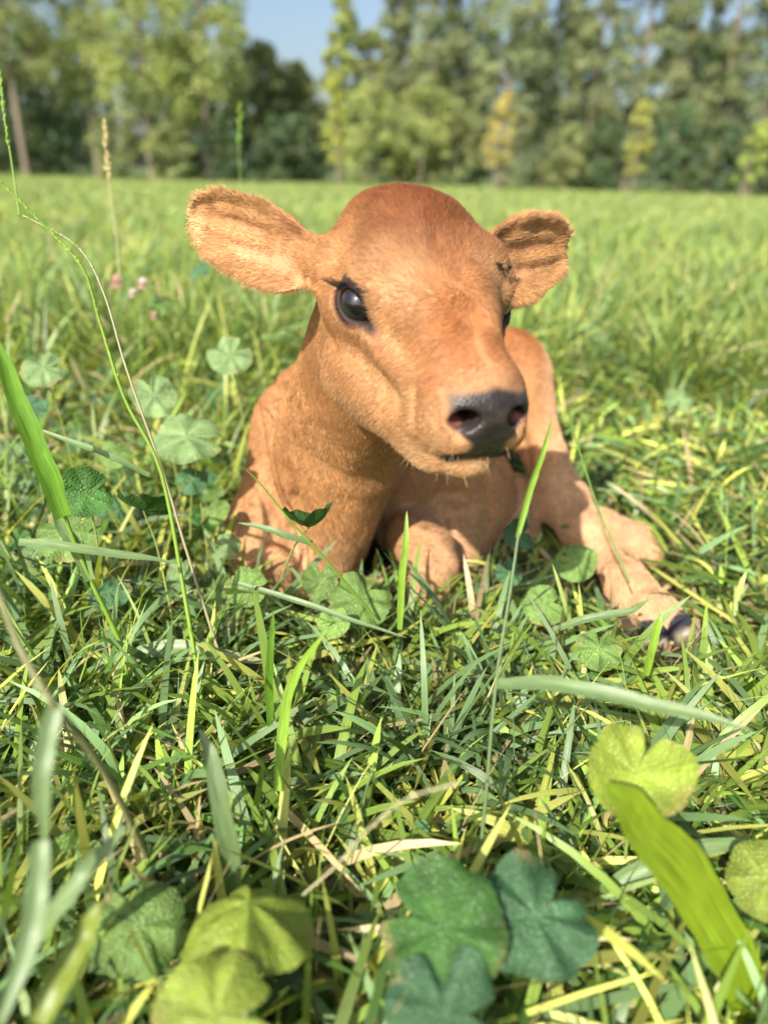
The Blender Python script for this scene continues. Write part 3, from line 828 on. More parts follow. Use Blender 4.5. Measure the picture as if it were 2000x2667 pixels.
def leg_near(p):
    d = np.full(len(p), 9.0)
    for a, b in zip(LEGLINE[:-1], LEGLINE[1:]):
        a2, b2 = a[:2], b[:2]; ab = b2-a2; t = np.clip((p[:, :2]-a2)@ab/(ab@ab), 0, 1)
        d = np.minimum(d, np.linalg.norm(p[:, :2]-a2-t[:, None]*ab, axis=1))
    return d
def ground_pt_(px, py): return PZ(px, py, 0.0)
def drop_hits(part):                    # no blade through the calf, few across the outstretched foot
    V, F, C, UV = part; k = 2*(F[1, 0] == 2 and np.argmax(np.diff(F[:, 0]) != 2)+2 or 2)
    N = len(V)//k; Q = V.reshape(N, k, 3)
    flat = Q.reshape(-1, 3); bad = np.zeros(len(flat), bool)
    near = np.flatnonzero((flat[:, 0] > -.42) & (flat[:, 0] < .56) & (flat[:, 1] > .75) & (flat[:, 1] < 1.75) & (flat[:, 2] < .4))
    for j in range(0, len(near), 6000):
        g = near[j:j+6000]; bad[g] = body_sdf(flat[g], False) < -.003
    ln_ = leg_near(flat) < .042
    kill = bad.reshape(N, k).any(1) | (ln_.reshape(N, k).any(1) & (rng.random(N) < .85))
    keepb = ~kill; idx = np.repeat(keepb, k)
    seg = k//2-1
    Fk = F.reshape(N, seg, 4)[keepb]; shift = (np.cumsum(~keepb)[keepb]*k)[:, None, None]
    return V[idx], (Fk-shift).reshape(-1, 4), C[idx], UV[idx]
def near_field():
    parts = []
    ha = lambda k: rng.uniform(0, 2*math.pi, k)
    # flattened thatch of long blades
    n_ = 14000; p = scatter(n_, 0.08, 2.6, 0.45); p = p[clear_of_calf(p, .03, .004)]; p = p[leg_near(p) > .045]; n_ = len(p)
    p[:, 2] += rng.uniform(0.0, 0.028, n_)
    parts.append(blades(p, ha(n_), rng.uniform(.09, .27, n_), rng.uniform(.005, .0135, n_), rng.uniform(-.03, .38, n_), rng.uniform(-.65, .02, n_), rng.uniform(-1.2, 1.2, n_), 6, grass_col(p, n_, .14)))
    # half-raised blades
    n_ = 10000; p = scatter(n_, 0.06, 2.6, 0.42); p = p[clear_of_calf(p, .04, .012)]; n_ = len(p)
    flat = np.exp(-(((p[:, 0]-.12)/.42)**2+((p[:, 1]-.93)/.24)**2))
    ln = rng.uniform(.08, .22, n_)*(1-.45*flat)*np.where(leg_near(p) < .07, .35, 1.0)
    parts.append(blades(p, ha(n_), ln, rng.uniform(.0045, .0125, n_), rng.uniform(.35, 1.15, n_), -rng.uniform(.3, 1.6, n_), rng.uniform(-1.1, 1.1, n_), 7, grass_col(p, n_, .08)))
    # standing blades in loose clumps
    n_ = 9000; p = scatter(n_, 0.06, 2.6, 0.42); cl = value_noise(np.c_[p[:, :2], np.zeros(n_)], 7, 77)
    p = p[(cl > -.15) | (rng.random(n_) < .25)]; p = p[clear_of_calf(p, .05, .014)]; n_ = len(p)
    left = sstep(0.0, -0.45, p[:, 0]); flat = np.exp(-(((p[:, 0]-.12)/.42)**2+((p[:, 1]-.93)/.24)**2))
    ln = rng.uniform(.07, .17, n_)*(1+.9*left)*(1-.55*flat)*np.where(leg_near(p) < .08, .25, 1.0)*(.85+.4*sstep(1.3, 2.3, p[:, 1]))
    parts.append(blades(p, ha(n_), ln, rng.uniform(.004, .0110, n_), rng.uniform(.9, 1.5, n_), -rng.uniform(.1, 1.7, n_), rng.uniform(-1.0, 1.0, n_), 7, grass_col(p, n_, .03)))
    # rooted tufts of broad blades
    tp = [ground_pt_(*q) for q in [(1130, 2080), (1010, 1960), (720, 1980), (905, 1770), (300, 1640), (1530, 1830), (420, 2080), (250, 1900), (1840, 1900), (1330, 1980), (1560, 2150), (820, 2200), (560, 1800), (1250, 1760), (1780, 2100), (100, 1750), (640, 1680), (1040, 1720)]]
    for i, c0 in enumerate(tp):
        k = 26; h_ = ha(k); q = c0+np.stack([np.cos(h_), np.sin(h_), 0*h_], 1)*(rng.random(k)*.03)[:, None]
        cc = (G_BLUE*.95 if i % 3 != 2 else G_MID*1.1)*rng.uniform(.7, 1.25, (k, 1))
        parts.append(blades(q, h_+rng.normal(0, .5, k), rng.uniform(.09, .20, k), rng.uniform(.006, .0125, k), rng.uniform(.6, 1.45, k), -rng.uniform(.2, 1.4, k), rng.uniform(-.8, .8, k), 7, cc))
    # thin stems
    n_ = 3200; p = scatter(n_, 0.1, 2.6, .25); p = p[clear_of_calf(p, .05, .012)]; p = p[leg_near(p) > .07]; n_ = len(p)
    parts.append(blades(p, ha(n_), rng.uniform(.06, .19, n_), rng.uniform(.0012, .0024, n_), rng.uniform(.3, 1.5, n_), -rng.uniform(.0, .8, n_), rng.uniform(-.5, .5, n_), 5, grass_col(p, n_, .25)))
    return join([drop_hits(q) for q in parts])
V, F, C, UV = near_field()
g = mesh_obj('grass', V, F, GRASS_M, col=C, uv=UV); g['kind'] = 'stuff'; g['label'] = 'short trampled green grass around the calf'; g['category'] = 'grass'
# dry bits
n_ = 7000; p = scatter(n_, 0.1, 2.4, .25); p = p[clear_of_calf(p, .03, .004)]; n_ = len(p); p[:, 2] += rng.uniform(.0, .022, n_)
V, F, C, UV = blades(p, rng.uniform(0, 2*math.pi, n_), rng.uniform(.02, .09, n_), rng.uniform(.0012, .0045, n_), rng.uniform(-.1, .35, n_), rng.uniform(-.6, .2, n_), rng.uniform(-2, 2, n_), 4,
                     np.where((rng.random(n_) < .5)[:, None], np.array([.55, .43, .25]), np.array([.30, .18, .09]))*rng.uniform(.6, 1.15, n_)[:, None])
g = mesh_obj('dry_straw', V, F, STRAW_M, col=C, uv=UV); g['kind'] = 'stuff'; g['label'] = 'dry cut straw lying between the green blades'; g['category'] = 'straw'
# middle distance
nt_ = 4300; tc_ = scatter(nt_, 2.1, 9.5, 0.8, 1.3, .80); per_ = 30; n_ = nt_*per_
hd = rng.uniform(0, 2*math.pi, n_); p = np.repeat(tc_, per_, 0); rr_ = rng.random(n_)**.6*np.repeat(rng.uniform(.03, .16, nt_), per_)*(.6+.12*p[:, 1])
p = p+np.stack([np.cos(hd)*rr_, np.sin(hd)*rr_, 0*rr_], 1); hd = hd+rng.normal(0, .8, n_)
ts_ = np.repeat(rng.uniform(.65, 1.35, nt_), per_); tl_ = np.repeat(rng.normal(0, .13, nt_), per_)
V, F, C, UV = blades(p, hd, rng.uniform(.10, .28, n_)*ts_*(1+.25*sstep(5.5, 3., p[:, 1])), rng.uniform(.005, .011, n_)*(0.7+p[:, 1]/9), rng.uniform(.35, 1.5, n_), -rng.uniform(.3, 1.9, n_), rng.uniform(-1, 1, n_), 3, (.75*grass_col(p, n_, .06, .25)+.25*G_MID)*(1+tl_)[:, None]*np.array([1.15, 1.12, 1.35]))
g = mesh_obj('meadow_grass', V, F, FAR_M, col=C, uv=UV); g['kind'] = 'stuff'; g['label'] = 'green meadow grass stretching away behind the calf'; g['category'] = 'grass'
n_ = 110000; p = scatter(n_, 8.5, 52.0, 2.0, 1.5, .85)
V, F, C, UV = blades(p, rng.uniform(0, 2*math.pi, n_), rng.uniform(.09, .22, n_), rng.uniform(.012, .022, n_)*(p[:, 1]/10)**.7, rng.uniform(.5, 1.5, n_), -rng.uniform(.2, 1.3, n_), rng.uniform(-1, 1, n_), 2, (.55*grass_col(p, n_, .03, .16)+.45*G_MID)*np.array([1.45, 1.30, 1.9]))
g = mesh_obj('far_meadow_grass', V, F, FAR_M, col=C, uv=UV); g['kind'] = 'stuff'; g['label'] = 'far green meadow running up to the trees'; g['category'] = 'grass'
# low clover-like ground cover
def small_leaves(n_, p, size, col):
    ang = np.linspace(0, 2*math.pi, 7)[:-1]
    nm = nrm(np.stack([rng.normal(0, .45, n_), rng.normal(-.15, .45, n_), np.ones(n_)], 1))
    a = nrm(np.cross(nm, rng.normal(size=(n_, 3)))); b = np.cross(nm, a)
    ring = p[:, None]+(a[:, None]*np.cos(ang)[None, :, None]+b[:, None]*np.sin(ang)[None, :, None]*.8)*size[:, None, None]+nm[:, None]*(size[:, None, None]*0.25*np.abs(np.sin(ang))[None, :, None])
    V = ring.reshape(-1, 3); i = np.arange(n_)[:, None]*6
    F = np.concatenate([np.stack([i[:, 0], i[:, 0]+1, i[:, 0]+2, i[:, 0]+3], 1), np.stack([i[:, 0], i[:, 0]+3, i[:, 0]+4, i[:, 0]+5], 1)])
    return V, F, np.repeat(col, 6, 0), np.zeros((len(V), 2))
n_ = 3600; p = scatter(n_, .25, 3.0, .25); p = p[(rng.random(n_) < 0.06+0.94*sstep(-.10, -.45, p[:, 0]))]; p = p[clear_of_calf(p, .05, .02)]; n_ = len(p)
p[:, 2] += rng.uniform(.01, .085, n_)
V, F, C, UV = small_leaves(n_, p, rng.uniform(.004, .009, n_), grass_col(p, n_, .01)*np.array([.60, .75, .80]))
g = mesh_obj('clover_leaves', V, F, FAR_M, col=C, uv=UV); g['kind'] = 'stuff'; g['label'] = 'small round clover leaves mixed into the grass'; g['category'] = 'clover'

# ================================================================== PLANTS ONE CAN PICK OUT
MALLOW_M = leaf_mat('mallow_leaf', 0.28, 0.5, 'wrinkle'); STEM_M = leaf_mat('plant_stem', 0.12, 0.5, False)
def PD(px, py, d): return CAM+ray(px, py)*d
def tube(pts, r0, r1, sides=6, sub=6):
    pts = np.asarray(pts, float)
    if len(pts) > 2 or sub > 1: pts = spline(pts, sub)
    n_ = len(pts); tg = nrm(np.gradient(pts, axis=0)); a = nrm(np.cross(tg, np.array([.31, .2, .93]))); b = np.cross(tg, a)
    an = np.linspace(0, 2*math.pi, sides, endpoint=False); rr = np.linspace(r0, r1, n_)
    V = pts[:, None]+(a[:, None]*np.cos(an)[None, :, None]+b[:, None]*np.sin(an)[None, :, None])*rr[:, None, None]
    i = np.arange(n_-1)[:, None]*sides; j = np.arange(sides)[None]; k = (j+1) % sides
    F = np.stack([i+j, i+k, i+sides+k, i+sides+j], -1).reshape(-1, 4)
    return V.reshape(-1, 3), F
def spline(p, sub):
    p = np.asarray(p, float); q = np.vstack([2*p[0]-p[1], p, 2*p[-1]-p[-2]]); out = []
    for i in range(len(p)-1):
        a, b, c, d = q[i:i+4]; t = np.linspace(0, 1, sub, endpoint=False)[:, None]
        out.append(.5*((2*b)+(c-a)*t+(2*a-5*b+4*c-d)*t*t+(3*b-a-3*c+d)*t**3))
    return np.vstack(out+[p[-1:]])
def vcol(n_, c, var=.08): return np.tile(c, (n_, 1))*(1+var*rng.normal(size=(n_, 1)))

def mallow(px, py, d, R, nrm_, col, label, group=None, fold=0.0, cup=0.15, spin=0.0, foot=None, veincol=None):
    if d < .56: R *= 1.10; d *= 1.10
    c = PD(px, py, d); up = nrm(np.array(nrm_, float))
    a = nrm(np.cross(up, [0.2, 1, 0.1])); b = np.cross(up, a)
    a, b = a*math.cos(spin)+b*math.sin(spin), b*math.cos(spin)-a*math.sin(spin)
    na, nr = 150, 12
    th = np.linspace(-math.pi, math.pi, na+1); r = np.linspace(0.02, 1, nr)
    T, Q = np.meshgrid(th*0.99, r, indexing='ij')
    sd_ = int(rng.integers(1e6)); ph = T+0.10*np.sin(2*T+sd_)+.06*np.sin(5*T+sd_*.7)
    lob = np.abs(np.cos(ph*3.0))**0.45
    lobe = 0.90+0.10*lob+0.030*np.abs(np.cos(ph*17+.4))+.012*np.sin(ph*41)
    lobe *= 1-0.55*np.exp(-((np.abs(T)-math.pi)/0.20)**2)
    pq = np.stack([np.cos(T)*Q, np.sin(T)*Q, 0*Q], -1).reshape(-1, 3)
    wob = value_noise(pq+9.3, 1.6, sd_).reshape(T.shape); wob2 = value_noise(pq+3.1, 5.0, sd_+1).reshape(T.shape)
    rad = R*Q*(1+(lobe*(1+.10*wob)-1)*Q)
    x, y = rad*np.cos(T), rad*np.sin(T)
    z = R*(-cup*Q**2+0.085*np.cos(ph*6)*Q**1.2+0.16*wob*Q**1.5+.03*wob2*Q)+fold*np.abs(y)*(.6+.4*Q)
    V = c+a*x[..., None]+b*y[..., None]+up*z[..., None]
    V = V.reshape(-1, 3); ii = np.arange(na)[:, None]*nr+np.arange(nr-1)[None]
    F = np.stack([ii, ii+nr, ii+nr+1, ii+1], -1).reshape(-1, 4)
    vein = np.exp(-((np.abs(np.sin(ph*3.0))*Q/0.045)**2))*(1-.5*Q)+0.35*np.exp(-(np.abs(np.sin(ph*6+Q*5))/.16)**2)*sstep(.3, .6, Q)*sstep(1, .85, Q)
    base = np.array(col); vc = np.array(veincol if veincol is not None else base*1.35+.02); vein = np.clip(vein, 0, 1)
    C = base*(1+.22*wob[..., None]+.12*wob2[..., None])*(1.02-.12*Q[..., None]**4); C = C*(1-.7*vein[..., None])+vc*.7*vein[..., None]
    worn = sstep(.35, .75, value_noise(pq+5.5, 2.2, sd_+2)).reshape(T.shape)*sstep(.75, 1.0, Q)
    C = C*(1-.6*worn[..., None])+np.array([.36, .26, .11])*.6*worn[..., None]
    root = np.array([c[0], c[1], 0.0])+np.array([rng.uniform(-.03, .03), rng.uniform(-.005, .04), 0]) if foot is None else np.array(foot, float)
    root[2] = ground_z(root[0], root[1])
    e = empty('mallow_leaf', root, label, 'leaf', group)
    lf = mesh_obj('leaf_blade', V, F, MALLOW_M, col=np.clip(C.reshape(-1, 3), .005, .9)); keep(lf, e)
    mid = (c*0.65+root*.35)+np.array([0, 0.01, 0.02])
    tv, tf = tube([root-[0, 0, .004], root*.6+mid*.4, mid, c-up*0.002], .0017, .0011)
    keep(mesh_obj('petiole', tv, tf, STEM_M, col=vcol(len(tv), (.28, .34, .10))), e)
    return e
LG = np.array([.150, .255, .060]); PALE = np.array([.190, .300, .115]); DG = np.array([.036, .100, .018]); TEAL = np.array([.050, .125, .052]); YG = np.array([.255, .335, .045])
mallow(600, 925, 1.15, .036, (.05, -.62, .75), PALE, 'pale round mallow leaf beside the calf neck under its ear', spin=1.2, cup=.1)
mallow(402, 1030, 1.08, .034, (.25, -.75, .55), PALE*1.05, 'pale green mallow leaf standing on edge left of the calf shoulder', spin=2.6, cup=.05)
mallow(487, 1140, 1.02, .052, (.0, -.30, .95), PALE*1.02, 'broad flat pale mallow leaf spreading beside the calf shoulder', spin=.3, cup=.25, fold=.18)
mallow(112, 960, 1.10, .034, (.1, -.5, .8), PALE, 'pale blurred mallow leaf among tall grass far from the calf', spin=.8)
mallow(372, 1330, .86, .033, (-.1, -.55, -.65), DG*1.1, 'dark green mallow leaf seen from below near tall stalks', spin=1.9, fold=-.35)
mallow(225, 1285, .84, .030, (.3, -.7, .5), DG*1.5, 'dark pleated mallow leaf behind the broad grass leaf', spin=1.0, fold=.5)
mallow(810, 1372, .83, .030, (.15, -.35, -.8), DG, 'dark ragged mallow leaf hanging before the calf chest', spin=1.5, fold=-.5, cup=.3, foot=(-.17, .86, 0))
mallow(642, 1528, .90, .026, (0, -.7, .65), LG*1.1, 'small round mallow leaf covering the folded foreleg', spin=.2)
mallow(835, 1515, .93, .024, (.1, -.8, .55), LG*.9, 'mallow leaf upright below the calf brisket', spin=2.0, fold=.3)
mallow(935, 1558, .92, .042, (0, -.45, .88), LG*.95, 'large flat mallow leaf under the calf brisket beside the knee', spin=.9, cup=.1)
mallow(868, 1622, .86, .019, (-.1, -.6, .75), LG*1.25, 'small light mallow leaf low in the grass before the calf', spin=2.2)
mallow(1348, 1390, .95, .022, (.3, -.7, .3), TEAL*.9, 'small dark blue green mallow leaf in front of the belly shadow', spin=1.0, fold=.5, foot=(.20, .93, 0))
mallow(1500, 1462, 1.00, .029, (-.1, -.65, .7), LG*1.1, 'round mallow leaf on a stalk in front of the hind leg', spin=2.7, foot=(.22, .93, 0))
mallow(1417, 1575, .93, .028, (0, -.6, .8), LG*1.15, 'rounded mallow leaf on trampled ground left of the hoof', spin=.5)
mallow(1560, 1690, .86, .028, (.1, -.5, .8), LG*1.1, 'mallow leaf half buried in grass just below the hoof', spin=1.6)
mallow(1325, 1490, 1.00, .020, (.1, -.5, .8), TEAL*1.2, 'small shaded mallow leaf in front of the belly', spin=.6)
mallow(1655, 2015, .50, .034, (-.15, -.55, .8), YG, 'crumpled yellow green mallow leaf behind the broad bright leaf', spin=1.2, fold=.4, cup=-.2)
mallow(1150, 2420, .43, .040, (-.15, -.45, .85), DG*1.25, 'large glossy mallow leaf coloured dark for shade, split at its stalk', spin=2.9, cup=.12)  # this leaf and the next two carry bluish shade in their colour
mallow(1395, 2385, .45, .037, (.1, -.35, .9), TEAL, 'pleated mallow leaf coloured blue green for shade, touching the dark one', spin=.9, fold=.25)
mallow(1160, 2640, .40, .034, (0, -.4, .9), TEAL*.95, 'mallow leaf coloured blue green for shade below the dark split leaf', spin=.2)
mallow(650, 2350, .45, .042, (.0, .35, .93), YG*.95, 'bright yellow green mallow leaf folded with its edge down', spin=1.9, fold=-.35, cup=.3)
mallow(190, 2235, .55, .022, (.3, -.8, .5), LG*1.1, 'half folded light mallow leaf beside a thin brown stem', spin=1.5, fold=.6)
mallow(360, 2410, .47, .030, (.2, -.4, .85), LG*.85, 'mallow leaf with brown worn edge low in the foreground grass', spin=2.3, cup=.25)
mallow(560, 2655, .38, .033, (.05, -.3, .95), YG*.9, 'ribbed yellow green mallow leaf low below the folded bright leaf', spin=.4)
mallow(2000, 2290, .50, .028, (-.3, -.5, .8), YG*.8, 'light mallow leaf to the right of the broad bright leaf', spin=1.1)
mallow(180, 1385, .92, .040, (.2, -.55, .8), LG*1.0, 'mallow leaf lying behind the pale dry grass blade', spin=1.4)
mallow(700, 1185, 1.25, .026, (.0, -.6, .8), TEAL*1.3, 'dim mallow leaf deep in the weeds beside the calf flank', spin=1.4, foot=(-.34, 1.2, 0))
for k in range(64):
    px, py = rng.uniform(-20, 620), rng.uniform(900, 1560); z_ = rng.uniform(.02, .12)
    c = PZ(px, py, z_); d_ = float((c-CAM)@_f)
    if not clear_of_calf(c[None], 0.0, .03)[0] or d_ > 1.9: continue
    mallow(px, py, d_, rng.uniform(.014, .032), (rng.uniform(-.4, .4), rng.uniform(-.8, -.2), .75), (LG*.8, TEAL*1.2, PALE*.8, DG*1.6)[k % 4], 'mallow leaf low among the dense weeds on the shoulder side', 'weed leaves on the shoulder side', spin=rng.uniform(0, 6), fold=rng.uniform(-.2, .4))
for k, (px, py, d, R) in enumerate([(560, 1330, 1.05, .022), (500, 1250, 1.05, .024), (590, 1420, 1.0, .020), (300, 1180, 1.1, .026), (80, 1060, 1.05, .024), (470, 1480, .95, .018), (420, 790, 1.6, .03), (520, 700, 1.9, .03), (1770, 1040, 1.6, .034)]):
    mallow(px, py, d, R, (rng.uniform(-.3, .3), -.55, .75), (LG, TEAL*1.3, PALE*.9)[k % 3], 'small mallow leaf growing among the weeds around the calf', 'small mallow leaves among the weeds', spin=rng.uniform(0, 6))

def nn0(p):
    tg = nrm(np.gradient(p, axis=0)); return nrm(np.cross(tg, nrm(np.cross(tg, [.1, .2, .97]))))
def ribbon(pts, width, normal, sub=8, fold=.22, taper=(.7, .05), prof=None):
    p = spline(np.asarray(pts, float), sub); n_ = len(p); t = np.linspace(0, 1, n_)
    tg = nrm(np.gradient(p, axis=0)); sd_ = nrm(np.cross(tg, np.asarray(normal, float))); nn_ = np.cross(sd_, tg)
    prof = np.interp(t, [0, .12, .35, .7, .92, 1], [taper[0], .92, 1, .82, .38, taper[1]]) if prof is None else np.interp(t, *prof)
    k_ = rng.uniform(0, 9); prof = prof*(1+.05*np.sin(t*23+k_)+.03*np.sin(t*61+k_))
    p = p+nn0(p)*((.06*np.sin(t*9+k_)+.03*np.sin(t*21))*width)[:, None]
    cols = np.array([-1, -.5, 0, .5, 1])
    V = p[:, None]+sd_[:, None]*(cols[None, :, None]*width*.5*prof[:, None, None])+nn_[:, None]*(np.abs(cols)[None, :, None]*width*fold*prof[:, None, None])
    i = np.arange(n_-1)[:, None]*5+np.arange(4)[None]
    F = np.stack([i, i+1, i+6, i+5], -1).reshape(-1, 4)
    uv = np.stack([np.tile(np.linspace(0, 1.2, 5), n_), np.repeat(t*4, 5)], 1)
    return V.reshape(-1, 3), F, uv, np.repeat(t, 5)
def hero_blade(path, width, col, label, normal=(0, -.6, .8), tip=None, fold=.2, group=None, taper=(.7, .05), prof=None):
    pts = [PD(*q) for q in path]
    V, F, uv, t = ribbon(pts, width, normal, fold=fold, taper=taper, prof=prof)
    c = vcol(len(V), col, .05)
    if tip is not None: c = mixc(c, tip, sstep(.5, 1., t)*.8)
    o = mesh_obj('grass_leaf', V-pts[0], F, GRASS_M, col=np.clip(c, .01, .9), uv=uv); o.location = pts[0]
    o['label'] = label; o['category'] = 'grass leaf'
    if group: o['group'] = group
    return o
def ground_pt(px, py): p = PZ(px, py, 0.0); return p
def seeds(path_pts, n_, size, spread, up_bias=.7):
    pp = spline(np.asarray(path_pts, float), 12); out = []; o = 0; VV, FF = [], []
    for _ in range(n_):
        i = rng.integers(1, len(pp)-1); tg = nrm(pp[i+1]-pp[i-1]); d = nrm(tg*up_bias+nrm(rng.normal(size=3))*spread)
        a = nrm(np.cross(d, [.3, .5, .8])); b = np.cross(d, a); s = size*rng.uniform(.7, 1.3); c = pp[i]+d*s*.7
        v = np.array([c-d*s, c+a*s*.26, c+b*s*.26, c-a*s*.26, c-b*s*.26, c+d*s])
        VV.append(v); FF += [(o, o+1, o+2, o+2), (o, o+2, o+3, o+3), (o, o+3, o+4, o+4), (o, o+4, o+1, o+1), (o+5, o+2, o+1, o+1), (o+5, o+3, o+2, o+2), (o+5, o+4, o+3, o+3), (o+5, o+1, o+4, o+4)]; o += 6
    F = np.array(FF)[:, :3]
    return np.vstack(VV), F
def stalk(path, r0, r1, col, label, seed=None, seedcol=None, nseed=60, ssize=.003, spread=.5, leaf=None, cat='grass stalk'):
    pts = [PD(*q) for q in path]; root = pts[0].copy()
    e = empty('grass_stalk', root, label, cat)
    V, F = tube(pts, r0, r1)
    keep(mesh_obj('stem', V, F, STEM_M, col=vcol(len(V), col, .06)), e)
    if seed:
        sv, sf = seeds(pts[seed[0]:seed[1]], nseed, ssize, spread)
        keep(mesh_obj('seed_head', sv, sf, STEM_M, col=vcol(len(sv), seedcol, .2)), e)
    for (lp, w, lc, nn_) in (leaf or []):
        V, F, uv, t = ribbon([PD(*q) for q in lp], w, nn_)
        keep(mesh_obj('leaf', V, F, GRASS_M, col=np.clip(vcol(len(V), lc, .05), .01, .9), uv=uv), e)
    return e
BG = np.array([.150, .230, .095]); GR = np.array([.17, .29, .035]); DGR = np.array([.09, .19, .02]); ST = np.array([.40, .38, .22])
stalk([(536, 1882, .800), (482, 1555, .80), (420, 1230, .78), (325, 1037, .76), (259, 832, .74), (217, 700, .72), (108, 579, .70), (-10, 462, .68)], .0026, .0010, GR*1.1, 'tall green grass stalk with thin seed head leaning far over', (3, 8), GR*1.2, 130, .0035, .22)
stalk([(603, 1800, .830), (545, 1620, .83), (482, 1420, .82), (425, 1230, .81), (330, 960, .80), (270, 760, .80), (200, 640, .80), (60, 560, .80)], .0019, .0009, ST*.75, 'thin brownish grass stalk leaning against the tall green one', (4, 8), DGR*1.6, 110, .0034, .2)
stalk([(328, 1704, .80), (285, 1610, .78), (232, 1499, .755), (160, 1324, .72)], .0030, .0022, GR*1.1, 'stout green stalk carrying a broad upright leaf', leaf=[
    ([(168, 1345, .72), (110, 1210, .70), (45, 1030, .68), (-25, 860, .66)], .021, DGR*1.6, (.5, -.7, .3)),
    ([(238, 1510, .755), (205, 1440, .745), (165, 1370, .735), (128, 1310, .72)], .014, BG*1.25, (.3, -.8, .4))])
stalk([(-20, 1500, .44), (50, 1680, .44), (110, 1790, .43), (150, 1845, .43), (290, 2040, .50), (430, 2330, .64)], .0020, .0028, np.array([.20, .21, .09]), 'brownish green stem bent across the near grass', leaf=[
    ([(148, 1830, .43), (112, 2010, .42), (118, 2200, .42)], .012, BG, (.2, -.8, .5)),
    ([(110, 2190, .42), (85, 2420, .40), (-10, 2690, .38)], .013, BG*1.05, (.2, -.8, .5))])
stalk([(975, 1607, .890), (850, 1460, .84), (760, 1360, .82), (680, 1262, .80), (640, 1222, .79)], .0022, .0005, GR*.9, 'thin bent grass stem crossing in front of the calf chest')
stalk([(1225, 2420, .60), (1258, 2150, .60), (1290, 1790, .60), (1325, 1560, .61), (1350, 1390, .62)], .0018, .0011, BG*.8, 'slender upright grass stem in front of the calf with long leaves', leaf=[
    ([(1345, 1400, .62), (1380, 1270, .63), (1408, 1190, .64), (1438, 1090, .65)], .0068, GR*1.25, (.3, -.9, .2)),
    ([(1295, 1782, .60), (1480, 1790, .56), (1720, 1840, .53), (1960, 1905, .50)], .013, BG*1.05, (0, -.55, .8)),
    ([(1250, 2260, .60), (1205, 2340, .57), (1110, 2440, .52)], .012, BG*.8, (0, -.55, .8))])
stalk([(312, 720, 1.35), (302, 600, 1.35), (285, 480, 1.35), (278, 400, 1.35), (275, 318, 1.35)], .0014, .0008, ST*.9, 'pale ripe grass ear standing above the meadow', (2, 5), np.array([.62, .52, .24]), 70, .0062, .5)
stalk([(636, 560, 2.0), (628, 480, 2.0), (622, 380, 2.0), (628, 270, 2.0)], .0016, .0009, GR, 'tall green seed stalk standing behind the calf ear', (2, 4), GR*1.3, 40, .008, .7)
stalk([(52, 560, .95), (28, 400, .95), (12, 300, .95), (2, 190, .95)], .0013, .0008, GR, 'thin green seed stalk standing upright before the dark trunks', (1, 4), GR*1.2, 70, .004, .3)
stalk([(1640, 1520, 1.0), (1560, 1330, 1.02), (1510, 1180, 1.03), (1480, 1080, 1.04)], .0014, .0008, DGR*1.4, 'dark thin grass stem rising beside the hind leg', (2, 4), GR, 25, .003, .3)
stalk([(790, 2330, .52), (880, 2250, .50), (960, 2160, .48), (1060, 2080, .46), (1190, 2040, .45)], .0010, .0006, ST, 'dry thin seed stem slanting over the near grass', (2, 5), ST*1.1, 45, .0026, .3)
hero_blade([(1985, 2740, .53), (1900, 2500, .52), (1770, 2260, .51), (1655, 2120, .50), (1568, 2040, .495)], .038, np.array([.150, .225, .012]), 'broad bright yellow green leaf arching up in the foreground', (-.35, -.45, .8), fold=.09, prof=([0, .15, .40, .58, .74, .86, .95, 1], [.42, .74, 1, .96, .78, .52, .24, .02]))
hero_blade([(50, 1412, .70), (230, 1432, .72), (465, 1468, .76)], .0105, BG*1.35, 'pale stiff grass blade lying crosswise behind the tall stalks', tip=BG*1.2)
hero_blade([(330, 1712, .84), (440, 1688, .84), (560, 1705, .84), (700, 1722, .85)], .020, BG*1.2, 'wide pale dusty grass blade lying flat before the calf', tip=ST)
hero_blade([(390, 1238, .80), (300, 1195, .78), (200, 1155, .77), (60, 1104, .76)], .0075, BG*1.3, 'narrow pale grass blade joined against the tall leaning stalk')
hero_blade([(705, 1900, .74), (702, 1790, .72), (706, 1690, .70), (712, 1590, .69)], .0085, DGR*1.1, 'dark upright grass blade standing alone before the calf')
hero_blade([(725, 2060, .66), (738, 1900, .66), (770, 1760, .65), (850, 1640, .63)], .0100, GR*1.3, 'light green blade curving beside the dark upright one')
hero_blade([(620, 2330, .58), (585, 2150, .56), (560, 2000, .56), (520, 1900, .57)], .016, BG*.85, 'wide blue green blade rising beside the folded bright leaf')
hero_blade([(1680, 1760, .80), (1695, 1690, .78), (1712, 1630, .77), (1722, 1590, .77)], .0095, GR*1.4, 'light grass blade standing in front of the hoof')
hero_blade([(1440, 1640, .88), (1540, 1610, .86), (1640, 1590, .84), (1690, 1562, .83)], .010, BG*.95, 'long grass blade lying across the pastern above the hoof')
hero_blade([(1040, 1640, .86), (1048, 1500, .84), (1056, 1410, .83), (1060, 1330, .83)], .0085, GR*1.25, 'green blade standing upright between brisket and knee')
hero_blade([(620, 1520, .86), (760, 1560, .85), (900, 1610, .84), (1060, 1660, .84)], .0070, BG*1.0, 'narrow grass blade lying below the folded foreleg')
hero_blade([(815, 1415, .84), (740, 1395, .83), (690, 1375, .83), (620, 1362, .83)], .0085, BG*1.05, 'curved grey green blade in front of the calf elbow')
hero_blade([(1560, 2330, .60), (1650, 2280, .60), (1800, 2210, .60), (2020, 2190, .60)], .017, BG*1.15, 'pale blade passing behind the broad bright leaf')
hero_blade([(60, 2480, .45), (180, 2330, .45), (260, 2230, .46), (330, 2150, .47)], .012, BG*1.1, 'pale flat blade slanting across the near corner grass')
